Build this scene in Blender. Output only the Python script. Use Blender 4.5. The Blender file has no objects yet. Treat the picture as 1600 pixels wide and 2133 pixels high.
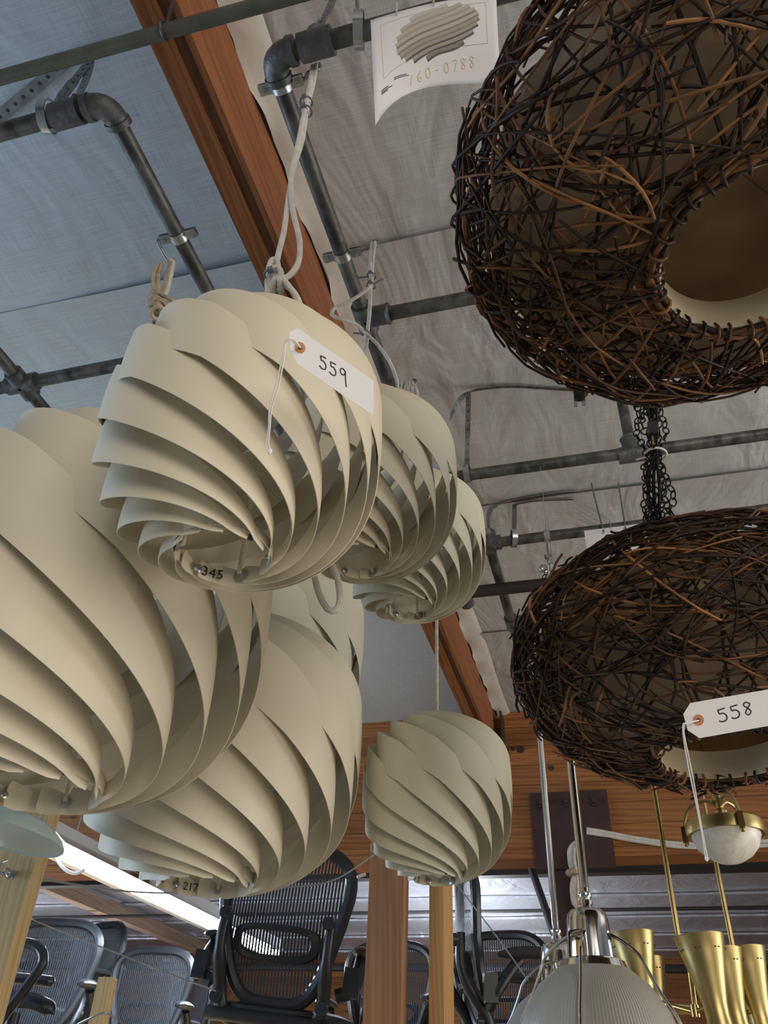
import bpy, math, random
from mathutils import Vector, Matrix, Quaternion
V = Vector
sc = bpy.context.scene
COL = sc.collection
PI = math.pi
R_ = math.radians

# ---------------------------------------------------------------- camera
F = 1680.0
EYE = V((0, 0, 1.6))
_y, _p, _r = R_(16.87), R_(37.35), R_(2.75)
FW = V((-math.sin(_y)*math.cos(_p), math.cos(_y)*math.cos(_p), math.sin(_p)))
RT = V((math.cos(_y), math.sin(_y), 0)); UP = RT.cross(FW)
RT, UP = math.cos(_r)*RT + math.sin(_r)*UP, -math.sin(_r)*RT + math.cos(_r)*UP
cam = bpy.data.objects.new('camera', bpy.data.cameras.new('camera'))
COL.objects.link(cam); sc.camera = cam
M = Matrix((RT, UP, -FW)).transposed().to_4x4(); M.translation = EYE
cam.matrix_world = M
cam.data.sensor_fit = 'VERTICAL'; cam.data.sensor_height = 32.0
cam.data.lens = F/2133*32.0; cam.data.clip_start = 0.02; cam.data.clip_end = 200

def ray(x, y):
    return (FW + RT*((x-800)/F) + UP*((1066.5-y)/F)).normalized()
def atz(x, y, z):
    d = ray(x, y); return EYE + d*((z-EYE.z)/d.z)
def aty(x, y, Y):
    d = ray(x, y); return EYE + d*(Y/d.y)
def atx(x, y, X):
    d = ray(x, y); return EYE + d*(X/d.x)
def atd(x, y, D):
    return EYE + ray(x, y)*D
def atf(x, y, D):          # depth along the viewing direction
    d = ray(x, y); return EYE + d*(D/d.dot(FW))

# ---------------------------------------------------------------- materials
def newmat(name):
    m = bpy.data.materials.new(name); m.use_nodes = True
    return m, m.node_tree.nodes, m.node_tree.links, m.node_tree.nodes['Principled BSDF']
def mat(name, col, rough=.5, metal=0, noise=0, nscale=30, bump=0, bscale=80, col2=None, spec=.5, emit=0, trans=0, sheen=0, stretch=None, detail=4):
    m, N, L, b = newmat(name)
    b.inputs['Base Color'].default_value = (*col, 1)
    b.inputs['Roughness'].default_value = rough
    b.inputs['Metallic'].default_value = metal
    b.inputs['Specular IOR Level'].default_value = spec
    if trans: b.inputs['Transmission Weight'].default_value = trans
    tc = N.new('ShaderNodeTexCoord'); mp = N.new('ShaderNodeMapping')
    L.new(tc.outputs['Object'], mp.inputs['Vector'])
    if stretch: mp.inputs['Scale'].default_value = stretch
    if noise or col2:
        n = N.new('ShaderNodeTexNoise'); n.inputs['Scale'].default_value = nscale; n.inputs['Detail'].default_value = detail
        L.new(mp.outputs[0], n.inputs['Vector'])
        rp = N.new('ShaderNodeValToRGB')
        c2 = col2 if col2 else tuple(c*(1-noise) for c in col)
        rp.color_ramp.elements[0].color = (*c2, 1); rp.color_ramp.elements[1].color = (*col, 1)
        rp.color_ramp.elements[0].position = .35; rp.color_ramp.elements[1].position = .65
        L.new(n.outputs['Fac'], rp.inputs['Fac']); L.new(rp.outputs['Color'], b.inputs['Base Color'])
    if bump:
        n2 = N.new('ShaderNodeTexNoise'); n2.inputs['Scale'].default_value = bscale; n2.inputs['Detail'].default_value = 5
        L.new(mp.outputs[0], n2.inputs['Vector'])
        bp = N.new('ShaderNodeBump'); bp.inputs['Strength'].default_value = bump; bp.inputs['Distance'].default_value = .01
        L.new(n2.outputs['Fac'], bp.inputs['Height']); L.new(bp.outputs['Normal'], b.inputs['Normal'])
    if emit:
        b.inputs['Emission Color'].default_value = (*col, 1); b.inputs['Emission Strength'].default_value = emit
    return m

def wood(name, c1, c2, axis=1, dens=9, rough=.65, board=0, board_axis=2):
    """long-grained wood; axis = direction of the grain in object space; board = pitch of joints"""
    m, N, L, b = newmat(name)
    tc = N.new('ShaderNodeTexCoord'); mp = N.new('ShaderNodeMapping')
    L.new(tc.outputs['Object'], mp.inputs['Vector'])
    s = [dens*2.2]*3; s[axis] = dens*.09; mp.inputs['Scale'].default_value = s
    n = N.new('ShaderNodeTexNoise'); n.inputs['Scale'].default_value = 1.2; n.inputs['Detail'].default_value = 7; n.inputs['Distortion'].default_value = .6
    L.new(mp.outputs[0], n.inputs['Vector'])
    w = N.new('ShaderNodeTexWave'); w.wave_type = 'BANDS'; w.bands_direction = 'DIAGONAL'
    w.inputs['Scale'].default_value = 1.6; w.inputs['Distortion'].default_value = 9; w.inputs['Detail'].default_value = 4
    L.new(mp.outputs[0], w.inputs['Vector'])
    mx = N.new('ShaderNodeMath'); mx.operation = 'MULTIPLY_ADD'; mx.inputs[1].default_value = .25
    L.new(w.outputs['Fac'], mx.inputs[0])
    mm = N.new('ShaderNodeMath'); mm.operation = 'MULTIPLY'; mm.inputs[1].default_value = .75; L.new(n.outputs['Fac'], mm.inputs[0]); L.new(mm.outputs[0], mx.inputs[2])
    rp = N.new('ShaderNodeValToRGB')
    rp.color_ramp.elements[0].color = (*c2, 1); rp.color_ramp.elements[0].position = .25
    rp.color_ramp.elements[1].color = (*c1, 1); rp.color_ramp.elements[1].position = .72
    L.new(mx.outputs[0], rp.inputs['Fac'])
    out = rp.outputs['Color']
    # knots
    mp2 = N.new('ShaderNodeMapping'); s2 = [7.0]*3; s2[axis] = 2.6; mp2.inputs['Scale'].default_value = s2
    L.new(tc.outputs['Object'], mp2.inputs['Vector'])
    vo = N.new('ShaderNodeTexVoronoi'); vo.inputs['Scale'].default_value = 1.0
    L.new(mp2.outputs[0], vo.inputs['Vector'])
    kr = N.new('ShaderNodeValToRGB'); kr.color_ramp.elements[0].position = .045; kr.color_ramp.elements[0].color = (.28, .2, .16, 1)
    kr.color_ramp.elements[1].position = .1; kr.color_ramp.elements[1].color = (1, 1, 1, 1)
    L.new(vo.outputs['Distance'], kr.inputs['Fac'])
    mk = N.new('ShaderNodeMix'); mk.data_type = 'RGBA'; mk.blend_type = 'MULTIPLY'; mk.inputs['Factor'].default_value = .8
    L.new(out, mk.inputs[6]); L.new(kr.outputs['Color'], mk.inputs[7]); out = mk.outputs[2]
    if board:
        sp = N.new('ShaderNodeSeparateXYZ'); L.new(tc.outputs['Object'], sp.inputs[0])
        dv = N.new('ShaderNodeMath'); dv.operation = 'DIVIDE'; dv.inputs[1].default_value = board
        L.new(sp.outputs[board_axis], dv.inputs[0])
        fr = N.new('ShaderNodeMath'); fr.operation = 'FRACT'; L.new(dv.outputs[0], fr.inputs[0])
        gt = N.new('ShaderNodeMath'); gt.operation = 'GREATER_THAN'; gt.inputs[1].default_value = .035; L.new(fr.outputs[0], gt.inputs[0])
        fl = N.new('ShaderNodeMath'); fl.operation = 'FLOOR'; L.new(dv.outputs[0], fl.inputs[0])
        wn = N.new('ShaderNodeTexWhiteNoise'); wn.noise_dimensions = '1D'; L.new(fl.outputs[0], wn.inputs['W'])
        sh = N.new('ShaderNodeMapRange'); sh.inputs[3].default_value = .68; sh.inputs[4].default_value = 1.1; L.new(wn.outputs['Value'], sh.inputs[0])
        cm = N.new('ShaderNodeMapRange'); cm.inputs[3].default_value = .4; cm.inputs[4].default_value = 1; L.new(gt.outputs[0], cm.inputs[0])
        ml = N.new('ShaderNodeMath'); ml.operation = 'MULTIPLY'; L.new(sh.outputs[0], ml.inputs[0]); L.new(cm.outputs[0], ml.inputs[1])
        mb = N.new('ShaderNodeMix'); mb.data_type = 'RGBA'; mb.blend_type = 'MULTIPLY'; mb.inputs['Factor'].default_value = 1
        L.new(out, mb.inputs[6]); L.new(ml.outputs[0], mb.inputs[7]); out = mb.outputs[2]
    L.new(out, b.inputs['Base Color'])
    b.inputs['Roughness'].default_value = rough; b.inputs['Specular IOR Level'].default_value = .3
    bp = N.new('ShaderNodeBump'); bp.inputs['Strength'].default_value = .15; bp.inputs['Distance'].default_value = .004
    L.new(mx.outputs[0], bp.inputs['Height']); L.new(bp.outputs['Normal'], b.inputs['Normal'])
    return m

def foil(name, c1, c2, rough, metal, bump, wr=2.0):
    """insulation sheeting: woven fine lines and soft creases"""
    m, N, L, b = newmat(name)
    tc = N.new('ShaderNodeTexCoord')
    hs = []
    cols = []
    for sx, sy in ((420, 9), (9, 300)):
        mp = N.new('ShaderNodeMapping'); mp.inputs['Scale'].default_value = (sx, sy, 4)
        L.new(tc.outputs['Object'], mp.inputs['Vector'])
        n = N.new('ShaderNodeTexNoise'); n.inputs['Scale'].default_value = 1; n.inputs['Detail'].default_value = 3
        L.new(mp.outputs[0], n.inputs['Vector']); cols.append(n)
    ad = N.new('ShaderNodeMath'); ad.operation = 'ADD'
    L.new(cols[0].outputs['Fac'], ad.inputs[0]); L.new(cols[1].outputs['Fac'], ad.inputs[1])
    big = N.new('ShaderNodeTexNoise'); big.inputs['Scale'].default_value = wr; big.inputs['Detail'].default_value = 3; big.inputs['Distortion'].default_value = 1.2
    mpb = N.new('ShaderNodeMapping'); mpb.inputs['Scale'].default_value = (1.6, .8, 1); L.new(tc.outputs['Object'], mpb.inputs['Vector']); L.new(mpb.outputs[0], big.inputs['Vector'])
    rp = N.new('ShaderNodeValToRGB'); rp.color_ramp.elements[0].position = .38; rp.color_ramp.elements[1].position = .62
    rp.color_ramp.elements[0].color = (*c2, 1); rp.color_ramp.elements[1].color = (*c1, 1)
    hf = N.new('ShaderNodeMath'); hf.operation = 'MULTIPLY'; hf.inputs[1].default_value = .5; L.new(ad.outputs[0], hf.inputs[0])
    L.new(hf.outputs[0], rp.inputs['Fac']); L.new(rp.outputs['Color'], b.inputs['Base Color'])
    b.inputs['Roughness'].default_value = rough; b.inputs['Metallic'].default_value = metal
    bp = N.new('ShaderNodeBump'); bp.inputs['Strength'].default_value = bump; bp.inputs['Distance'].default_value = .05
    L.new(big.outputs['Fac'], bp.inputs['Height']); L.new(bp.outputs['Normal'], b.inputs['Normal'])
    return m

def rattan_mat():
    m, N, L, b = newmat('rattan')
    g = N.new('ShaderNodeNewGeometry')
    rp = N.new('ShaderNodeValToRGB'); e = rp.color_ramp.elements
    e[0].color = (.016, .009, .006, 1); e[0].position = 0
    e[1].color = (.32, .145, .054, 1); e[1].position = 1
    for p, c in ((.35, (.026, .014, .009, 1)), (.6, (.062, .029, .014, 1)), (.8, (.15, .066, .026, 1))):
        k = e.new(p); k.color = c
    L.new(g.outputs['Random Per Island'], rp.inputs['Fac'])
    tc = N.new('ShaderNodeTexCoord'); n = N.new('ShaderNodeTexNoise'); n.inputs['Scale'].default_value = 14
    L.new(tc.outputs['Object'], n.inputs['Vector'])
    mx = N.new('ShaderNodeMix'); mx.data_type = 'RGBA'; mx.blend_type = 'MULTIPLY'; mx.inputs['Factor'].default_value = .8
    mr = N.new('ShaderNodeMapRange'); mr.inputs[1].default_value = .35; mr.inputs[2].default_value = .65; mr.inputs[3].default_value = .45; mr.inputs[4].default_value = 1.5
    L.new(n.outputs['Fac'], mr.inputs[0]); L.new(rp.outputs['Color'], mx.inputs[6]); L.new(mr.outputs[0], mx.inputs[7])
    L.new(mx.outputs[2], b.inputs['Base Color']); b.inputs['Roughness'].default_value = .55; b.inputs['Specular IOR Level'].default_value = .3
    return m

CREAM = mat('cream_enamel', (.73, .66, .51), .48, noise=.05, nscale=6, bump=.02, bscale=160)
CREAM2 = mat('ivory_enamel', (.70, .66, .515), .5, noise=.05, nscale=6, bump=.02, bscale=160)
FOIL_L = foil('sheeting_blue_lit', (.62, .70, .78), (.47, .54, .62), .42, .15, .25, 1.6)  # bluish light from the left is put into this sheeting colour
FOIL_R = foil('sheeting_grey', (.665, .685, .695), (.51, .525, .53), .5, .1, .45, 2.6)
FOIL_B = foil('sheeting_silver', (.66, .68, .74), (.46, .48, .54), .28, .55, .6, 2.2)
WHITEFOIL = mat('sheeting_edge', (.74, .71, .64), .55, noise=.1, nscale=5, bump=.3, bscale=14)
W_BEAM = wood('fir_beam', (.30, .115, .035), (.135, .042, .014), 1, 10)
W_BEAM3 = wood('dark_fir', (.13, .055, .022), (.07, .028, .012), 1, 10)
W_BEAM2 = wood('fir_ledger', (.31, .115, .042), (.17, .055, .018), 1, 12)
W_GLU = wood('glulam', (.42, .175, .055), (.22, .075, .024), 0, 8, board=.105, board_axis=2)
W_POST = wood('cedar_post', (.42, .225, .115), (.29, .135, .062), 2, 9)
W_POST2 = wood('pine_post', (.62, .38, .16), (.46, .235, .08), 2, 9)
W_STUD = wood('pale_pine', (.66, .50, .27), (.50, .33, .14), 2, 9)
W_REAR = wood('rear_rafter', (.42, .31, .23), (.24, .155, .105), 1, 8)
PIPE = mat('black_iron', (.15, .148, .138), .45, .45, col2=(.042, .043, .042), nscale=34, bump=.15, bscale=60, stretch=(1, .45, 1), detail=7)
FITTING = mat('cast_fitting', (.14, .143, .147), .5, .5, noise=.45, nscale=30, bump=.25, bscale=90)
CONDUIT = mat('dull_conduit', (.14, .15, .125), .42, .5, noise=.3, nscale=18)
ZINC = mat('zinc_steel', (.58, .61, .62), .3, .95, noise=.2, nscale=25)
STRAP = mat('strap_steel', (.30, .32, .33), .4, .85, noise=.35, nscale=30)
DARKM = mat('dark_steel', (.05, .045, .045), .5, .5)
ROPE = mat('white_cord', (.62, .585, .53), .8, noise=.2, nscale=60, bump=.3, bscale=300)
ROPE2 = mat('jute_cord', (.50, .40, .28), .85, noise=.3, nscale=60, bump=.3, bscale=300)
STRING = mat('cotton_string', (.85, .83, .79), .85)
TIE = mat('grey_tie', (.16, .16, .18), .5)
PAPER = mat('paper', (.80, .78, .80), .7)
INK = mat('black_ink', (.02, .02, .025), .6)
OCHRE = mat('ochre_ink', (.62, .53, .33), .7)
GREYINK = mat('faint_line', (.52, .52, .55), .7)
EYELET = mat('eyelet_card', (.52, .22, .09), .7)
RATTAN = rattan_mat()
PARCH = mat('parchment', (.74, .60, .43), .75, noise=.2, nscale=9, bump=.15, bscale=25)
def translucent(m, amt):
    N, L = m.node_tree.nodes, m.node_tree.links; b = N['Principled BSDF']; out = N['Material Output']
    t = N.new('ShaderNodeBsdfTranslucent'); mx = N.new('ShaderNodeMixShader'); mx.inputs[0].default_value = amt
    src = b.inputs['Base Color'].links
    if src: L.new(src[0].from_socket, t.inputs['Color'])
    else: t.inputs['Color'].default_value = b.inputs['Base Color'].default_value
    L.new(b.outputs[0], mx.inputs[1]); L.new(t.outputs[0], mx.inputs[2]); L.new(mx.outputs[0], out.inputs['Surface'])
translucent(PARCH, .62)
PARCHRIM = mat('parchment_rim', (.62, .53, .38), .7, noise=.12, nscale=12)
BLACK = mat('black_plastic', (.022, .024, .028), .38, noise=.2, nscale=15)
BLACKS = mat('black_satin', (.03, .032, .038), .3)
MESHM = mat('woven_mesh', (.035, .04, .05), .45)
CHAIN = mat('black_chain', (.018, .017, .016), .35, .6)
CHROME = mat('chrome', (.72, .72, .72), .12, 1, noise=.08, nscale=10)
ALU = mat('satin_aluminium', (.62, .62, .62), .3, 1)
BRASS = mat('brass', (.50, .39, .17), .36, 1, noise=.18, nscale=12)
BRASSD = mat('aged_brass', (.52, .37, .15), .28, 1, noise=.3, nscale=14)
MAROON = mat('red_oxide_steel', (.05, .02, .022), .6, .2, noise=.3, nscale=12)
ENAMEL = mat('pale_green_glass', (.52, .60, .55), .3, noise=.05, nscale=4)
TUBE = mat('lit_tube', (.78, .88, 1.0), .5, emit=70)
FLOORM = mat('concrete', (.33, .31, .29), .8, noise=.2, nscale=3)
WIRE = mat('steel_cable', (.42, .43, .45), .4, .8)
SOCKET = mat('black_socket', (.012, .012, .012), .4)

def ribbed_glass():
    m, N, L, b = newmat('ribbed_glass')
    b.inputs['Base Color'].default_value = (.36, .35, .32, 1); b.inputs['Roughness'].default_value = .3
    b.inputs['Metallic'].default_value = .1
    tc = N.new('ShaderNodeTexCoord'); sp = N.new('ShaderNodeSeparateXYZ'); L.new(tc.outputs['Object'], sp.inputs[0])
    at = N.new('ShaderNodeMath'); at.operation = 'ARCTAN2'; L.new(sp.outputs[0], at.inputs[0]); L.new(sp.outputs[1], at.inputs[1])
    mu = N.new('ShaderNodeMath'); mu.operation = 'MULTIPLY'; mu.inputs[1].default_value = 150; L.new(at.outputs[0], mu.inputs[0])
    si = N.new('ShaderNodeMath'); si.operation = 'SINE'; L.new(mu.outputs[0], si.inputs[0])
    bp = N.new('ShaderNodeBump'); bp.inputs['Strength'].default_value = .35; bp.inputs['Distance'].default_value = .001
    L.new(si.outputs[0], bp.inputs['Height']); L.new(bp.outputs['Normal'], b.inputs['Normal'])
    return m
RIBGLASS = ribbed_glass()
def alabaster():
    m, N, L, b = newmat('alabaster')
    tc = N.new('ShaderNodeTexCoord'); n = N.new('ShaderNodeTexNoise'); n.inputs['Scale'].default_value = 9; n.inputs['Detail'].default_value = 8; n.inputs['Distortion'].default_value = 1.5
    L.new(tc.outputs['Object'], n.inputs['Vector'])
    rp = N.new('ShaderNodeValToRGB'); e = rp.color_ramp.elements
    e[0].color = (.78, .76, .68, 1); e[0].position = .44; e[1].color = (.80, .78, .71, 1); e[1].position = .56
    k = e.new(.5); k.color = (.68, .64, .55, 1)
    L.new(n.outputs['Fac'], rp.inputs['Fac']); L.new(rp.outputs['Color'], b.inputs['Base Color']); b.inputs['Roughness'].default_value = .35
    return m
ALAB = alabaster()

# ---------------------------------------------------------------- mesh tools
WM = {}      # object -> world matrix
def frame(d, up=None):
    d = d.normalized(); a = up if up is not None else (V((0, 0, 1)) if abs(d.z) < .9 else V((1, 0, 0)))
    x = a.cross(d)
    if x.length < 1e-6: x = V((1, 0, 0)).cross(d)
    x.normalize(); return x, d.cross(x).normalized()
class MB:
    def __init__(s): s.v = []; s.f = []
    def add(s, vs, fs, T=None):
        b = len(s.v); s.v += [(T @ V(p)) if T else V(p) for p in vs]; s.f += [tuple(b+i for i in f) for f in fs]; return s
    def box(s, c, size, T=None):
        x, y, z = (k/2 for k in size); c = V(c)
        vs = [c+V((sx*x, sy*y, sz*z)) for sx in (-1, 1) for sy in (-1, 1) for sz in (-1, 1)]
        return s.add(vs, [(0, 1, 3, 2), (4, 6, 7, 5), (0, 4, 5, 1), (2, 3, 7, 6), (0, 2, 6, 4), (1, 5, 7, 3)], T)
    def bar(s, a, b, w, h, up=None):
        a, b = V(a), V(b); x, y = frame(b-a, up)
        vs = [p + x*(sx*w/2) + y*(sy*h/2) for p in (a, b) for sx, sy in ((-1, -1), (1, -1), (1, 1), (-1, 1))]
        return s.add(vs, [(3, 2, 1, 0), (4, 5, 6, 7), (0, 1, 5, 4), (1, 2, 6, 5), (2, 3, 7, 6), (3, 0, 4, 7)])
    def tube(s, pts, r, n=8, closed=False, cap=True, flat=1.0, up=None):
        pts = [V(p) for p in pts]; m = len(pts); rr = r if isinstance(r, (list, tuple)) else [r]*m
        b = len(s.v); px_ = None
        for i, p in enumerate(pts):
            if closed: d = pts[(i+1) % m]-pts[i-1]
            else: d = pts[min(i+1, m-1)]-pts[max(i-1, 0)]
            if d.length < 1e-9: d = V((0, 0, 1))
            d.normalize()
            if px_ is None: x, y = frame(d, up)
            else:
                x = px_ - d*px_.dot(d)
                if x.length < 1e-6: x, _ = frame(d)
                x.normalize(); y = d.cross(x)
            px_ = x
            for k in range(n):
                a = 2*PI*k/n
                s.v.append(p + (x*math.cos(a) + y*math.sin(a)*flat)*rr[i])
        for i in range(m if closed else m-1):
            j = (i+1) % m
            for k in range(n):
                k2 = (k+1) % n
                s.f.append((b+i*n+k, b+i*n+k2, b+j*n+k2, b+j*n+k))
        if cap and not closed:
            s.f.append(tuple(b+k for k in reversed(range(n)))); s.f.append(tuple(b+(m-1)*n+k for k in range(n)))
        return s
    def ribbon(s, pts, w, t, nrm):
        """flat strip along pts, nrm = list or single face normal"""
        b = len(s.v); m = len(pts)
        for i, p in enumerate(pts):
            d = (V(pts[min(i+1, m-1)])-V(pts[max(i-1, 0)])).normalized()
            n = V(nrm[min(len(nrm)-1, i*len(nrm)//m)] if isinstance(nrm, list) else nrm); n = (n-d*n.dot(d)).normalized(); x = d.cross(n)
            for sx, sy in ((-1, -1), (1, -1), (1, 1), (-1, 1)): s.v.append(V(p)+x*(sx*w/2)+n*(sy*t/2))
        for i in range(m-1):
            for k in range(4): s.f.append((b+i*4+k, b+i*4+(k+1) % 4, b+i*4+4+(k+1) % 4, b+i*4+4+k))
        s.f.append((b+3, b+2, b+1, b)); s.f.append(tuple(b+(m-1)*4+k for k in range(4)))
        return s
    def lathe(s, prof, n=32, T=None, close=False):
        b = len(s.v); m = len(prof)
        for r, z in prof:
            for k in range(n):
                a = 2*PI*k/n; p = V((r*math.cos(a), r*math.sin(a), z)); s.v.append(T @ p if T else p)
        for i in range(m if close else m-1):
            j = (i+1) % m
            for k in range(n):
                k2 = (k+1) % n; s.f.append((b+i*n+k, b+i*n+k2, b+j*n+k2, b+j*n+k))
        return s
    def sphere(s, c, r, n=12, sc3=(1, 1, 1)):
        pr = [(max(1e-4, r*math.sin(PI*i/(n//2+2))), -r*math.cos(PI*i/(n//2+2))) for i in range(n//2+3)]
        return s.lathe(pr, n, Matrix.Translation(V(c)) @ Matrix.Diagonal((*sc3, 1)))
    def cyl(s, a, b, r, n=16): return s.tube([a, b], r, n)
    def torus(s, c, R, r, axis, n=24, k=8, flat=1.0):
        x, y = frame(V(axis)); c = V(c)
        return s.tube([c+(x*math.cos(2*PI*i/n)+y*math.sin(2*PI*i/n))*R for i in range(n)], r, k, closed=True, flat=flat)
    def prism(s, poly, nvec, t):
        """solid plate: poly = 3D points in order, extruded +-t/2 along nvec"""
        n = len(poly); o = V(nvec).normalized()*(t/2); b = len(s.v)
        s.v += [V(p)-o for p in poly]+[V(p)+o for p in poly]
        s.f.append(tuple(b+i for i in reversed(range(n)))); s.f.append(tuple(b+n+i for i in range(n)))
        for i in range(n): j = (i+1) % n; s.f.append((b+i, b+j, b+n+j, b+n+i))
        return s
    def build(s, name, m, parent=None, local=False, sharp=38, smooth=True, origin=None):
        me = bpy.data.meshes.new(name)
        W = WM.get(parent) if parent else None
        o = bpy.data.objects.new(name, me); COL.objects.link(o)
        vs = s.v
        if parent: o.parent = parent
        if parent and not local: Wi = W.inverted(); vs = [Wi @ p for p in vs]
        if not parent:
            c = V(origin) if origin is not None else sum(vs, V())/len(vs)
            if not local: vs = [p-c for p in vs]; o.location = c
            WM[o] = Matrix.Translation(o.location)
        else: WM[o] = W.copy()
        me.from_pydata([tuple(p) for p in vs], [], s.f); me.update()
        me.materials.append(m)
        if smooth:
            me.polygons.foreach_set('use_smooth', [True]*len(me.polygons)); me.set_sharp_from_angle(angle=R_(sharp))
        return o

def tag(o, label=None, cat=None, group=None, kind=None):
    if label: o['label'] = label
    if cat: o['category'] = cat
    if group: o['group'] = group
    if kind: o['kind'] = kind
    return o
def thing(name, label, cat, loc, group=None, T=None):
    o = bpy.data.objects.new(name, None); COL.objects.link(o); o.empty_display_size = .05
    W = Matrix.Translation(V(loc))
    if T is not None: W = W @ T
    o.matrix_world = W; WM[o] = W
    return tag(o, label, cat, group)
def copy_tree(o, parent=None, label=None, W=None):
    c = o.copy(); COL.objects.link(c)
    if parent: c.parent = parent; c.matrix_parent_inverse = Matrix()
    if label: c['label'] = label
    if W is not None: c.matrix_world = W; WM[c] = W
    for ch in [k for k in CH.get(o, [])]:
        CH.setdefault(c, []).append(copy_tree(ch, c))
    return c
CH = {}
def reg(root):
    for o in bpy.data.objects:
        p = o.parent
        while p is not None:
            if p == root: CH.setdefault(o.parent, []); (o in CH[o.parent]) or CH[o.parent].append(o)
            p = p.parent
def struct(o): o['kind'] = 'structure'; return o

def spline(pts, sub=6):
    """Catmull-Rom through pts"""
    pts = [V(p) for p in pts]; out = []
    P = [pts[0]*2-pts[1]] + pts + [pts[-1]*2-pts[-2]]
    for i in range(1, len(P)-2):
        p0, p1, p2, p3 = P[i-1], P[i], P[i+1], P[i+2]
        for k in range(sub):
            t = k/sub
            out.append(.5*((2*p1)+(p2-p0)*t+(2*p0-5*p1+4*p2-p3)*t*t+(3*p1-p0-3*p2+p3)*t**3))
    out.append(pts[-1]); return out

def text_mesh(body, size, m, T, name, parent, depth=.0002, align='CENTER'):
    cu = bpy.data.curves.new(name, 'FONT'); cu.body = body; cu.size = size; cu.align_x = align; cu.align_y = 'CENTER'; cu.extrude = depth
    cu.resolution_u = 3
    t = bpy.data.objects.new(name+'_tmp', cu); COL.objects.link(t)
    dg = bpy.context.evaluated_depsgraph_get(); me = bpy.data.meshes.new_from_object(t.evaluated_get(dg))
    COL.objects.unlink(t); bpy.data.objects.remove(t)
    mb = MB(); mb.v = [T(v.co) if callable(T) else T @ v.co for v in me.vertices]; mb.f = [tuple(p.vertices) for p in me.polygons]
    bpy.data.meshes.remove(me)
    return mb.build(name, m, parent, smooth=False)


# ================================================================ SETTING
CZ = 3.44
def slab(name, x0, x1, y0, y1, z0, z1, m):
    return struct(MB().box(((x0+x1)/2, (y0+y1)/2, (z0+z1)/2), (x1-x0, y1-y0, z1-z0)).build(name, m, smooth=False))
slab('floor', -9, 7, -5, 12.5, -.1, 0, FLOORM)
# sheets of insulation: each laps over the next with a lip
def sheet(name, x0, x1, y0, y1, m, seed, lip=.012, z=CZ):
    rnd = random.Random(seed); mb = MB(); nx, ny = 28, 24
    vs = []
    for j in range(ny+1):
        for i in range(nx+1):
            x = x0+(x1-x0)*i/nx; y = y0+(y1-y0)*j/ny
            zz = z - (lip*(1-min(1, j/3)) if lip else 0) - .006*math.sin(x*5+seed)*math.sin(y*4+seed*2) + rnd.uniform(-.0016, .0016)
            vs.append((x, y, zz))
    fs = [(j*(nx+1)+i, (j+1)*(nx+1)+i, (j+1)*(nx+1)+i+1, j*(nx+1)+i+1) for j in range(ny) for i in range(nx)]
    mb.add(vs, fs)
    mb.add([(x0, y0, z+.05), (x1, y0, z+.05), (x1, y1, z+.05), (x0, y1, z+.05)], [(0, 1, 2, 3)])
    return struct(mb.build(name, m, sharp=60))
seamL = atz(260, 594, CZ).y; seamR = atz(900, 478, CZ).y; seamR2 = atz(1300, 1010, CZ).y
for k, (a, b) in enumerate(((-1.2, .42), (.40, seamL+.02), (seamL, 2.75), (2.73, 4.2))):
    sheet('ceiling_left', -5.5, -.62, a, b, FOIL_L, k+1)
for k, (a, b) in enumerate(((-1.2, .28), (.26, seamR+.02), (seamR, seamR2+.02), (seamR2, 3.3), (3.28, 4.2))):
    sheet('ceiling_right', -.545, 4.5, a, b, FOIL_R, k+11)
# turned-down light edge of the sheeting along the rafter
rnd = random.Random(4); mb = MB(); n = 160
for i in range(n+1):
    y = -1+5.2*i/n; xl = -.572+.006*math.sin(y*17)+.004*math.sin(y*41+1); xr = -.497+.003*math.sin(y*6)
    for x, z in ((xl, CZ-.024+.006*math.sin(y*23)), (xl+.02, CZ-.018), (xr-.02, CZ-.014), (xr, CZ-.003)): mb.v.append(V((x, y, z)))
for i in range(n):
    for k in range(3): mb.f.append((i*4+k, i*4+k+1, i*4+4+k+1, i*4+4+k))
struct(mb.build('trim_1', WHITEFOIL))
# rafter between the two bays, with its ledger
rf = thing('rafter', 'long orange brown timber rafter running under the ceiling between blue-lit and grey sheeting', 'beam', (-.618, 1.6, 3.2))
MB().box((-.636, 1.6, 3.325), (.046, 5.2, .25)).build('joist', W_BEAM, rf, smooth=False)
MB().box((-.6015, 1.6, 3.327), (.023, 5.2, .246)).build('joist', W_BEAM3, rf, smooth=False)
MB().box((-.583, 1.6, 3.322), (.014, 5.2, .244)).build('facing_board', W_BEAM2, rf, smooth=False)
MB().box((-.60, 4.14, 3.20), (.13, .12, .012)).box((-.535, 4.14, 3.30), (.008, .12, .2)).build('joist_hanger', DARKM, rf, smooth=False)
# header wall of laminated timber
HB = 2.675
wb = struct(MB().box((-1.3, 4.29, (HB+3.6)/2), (9.4, .18, 3.6-HB)).build('wall_back', W_GLU, smooth=False))
# bolt holes
mb = MB()
for x, y, r in ((1053, 1563, .02), (1069, 1560, .011), (1085, 1561, .02), (1148, 1600, .014)):
    p = aty(x, y, 4.2); mb.cyl(p+V((0, -.004, 0)), p+V((0, .01, 0)), r, 14)
struct(mb.build('trim_2', DARKM))
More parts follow.
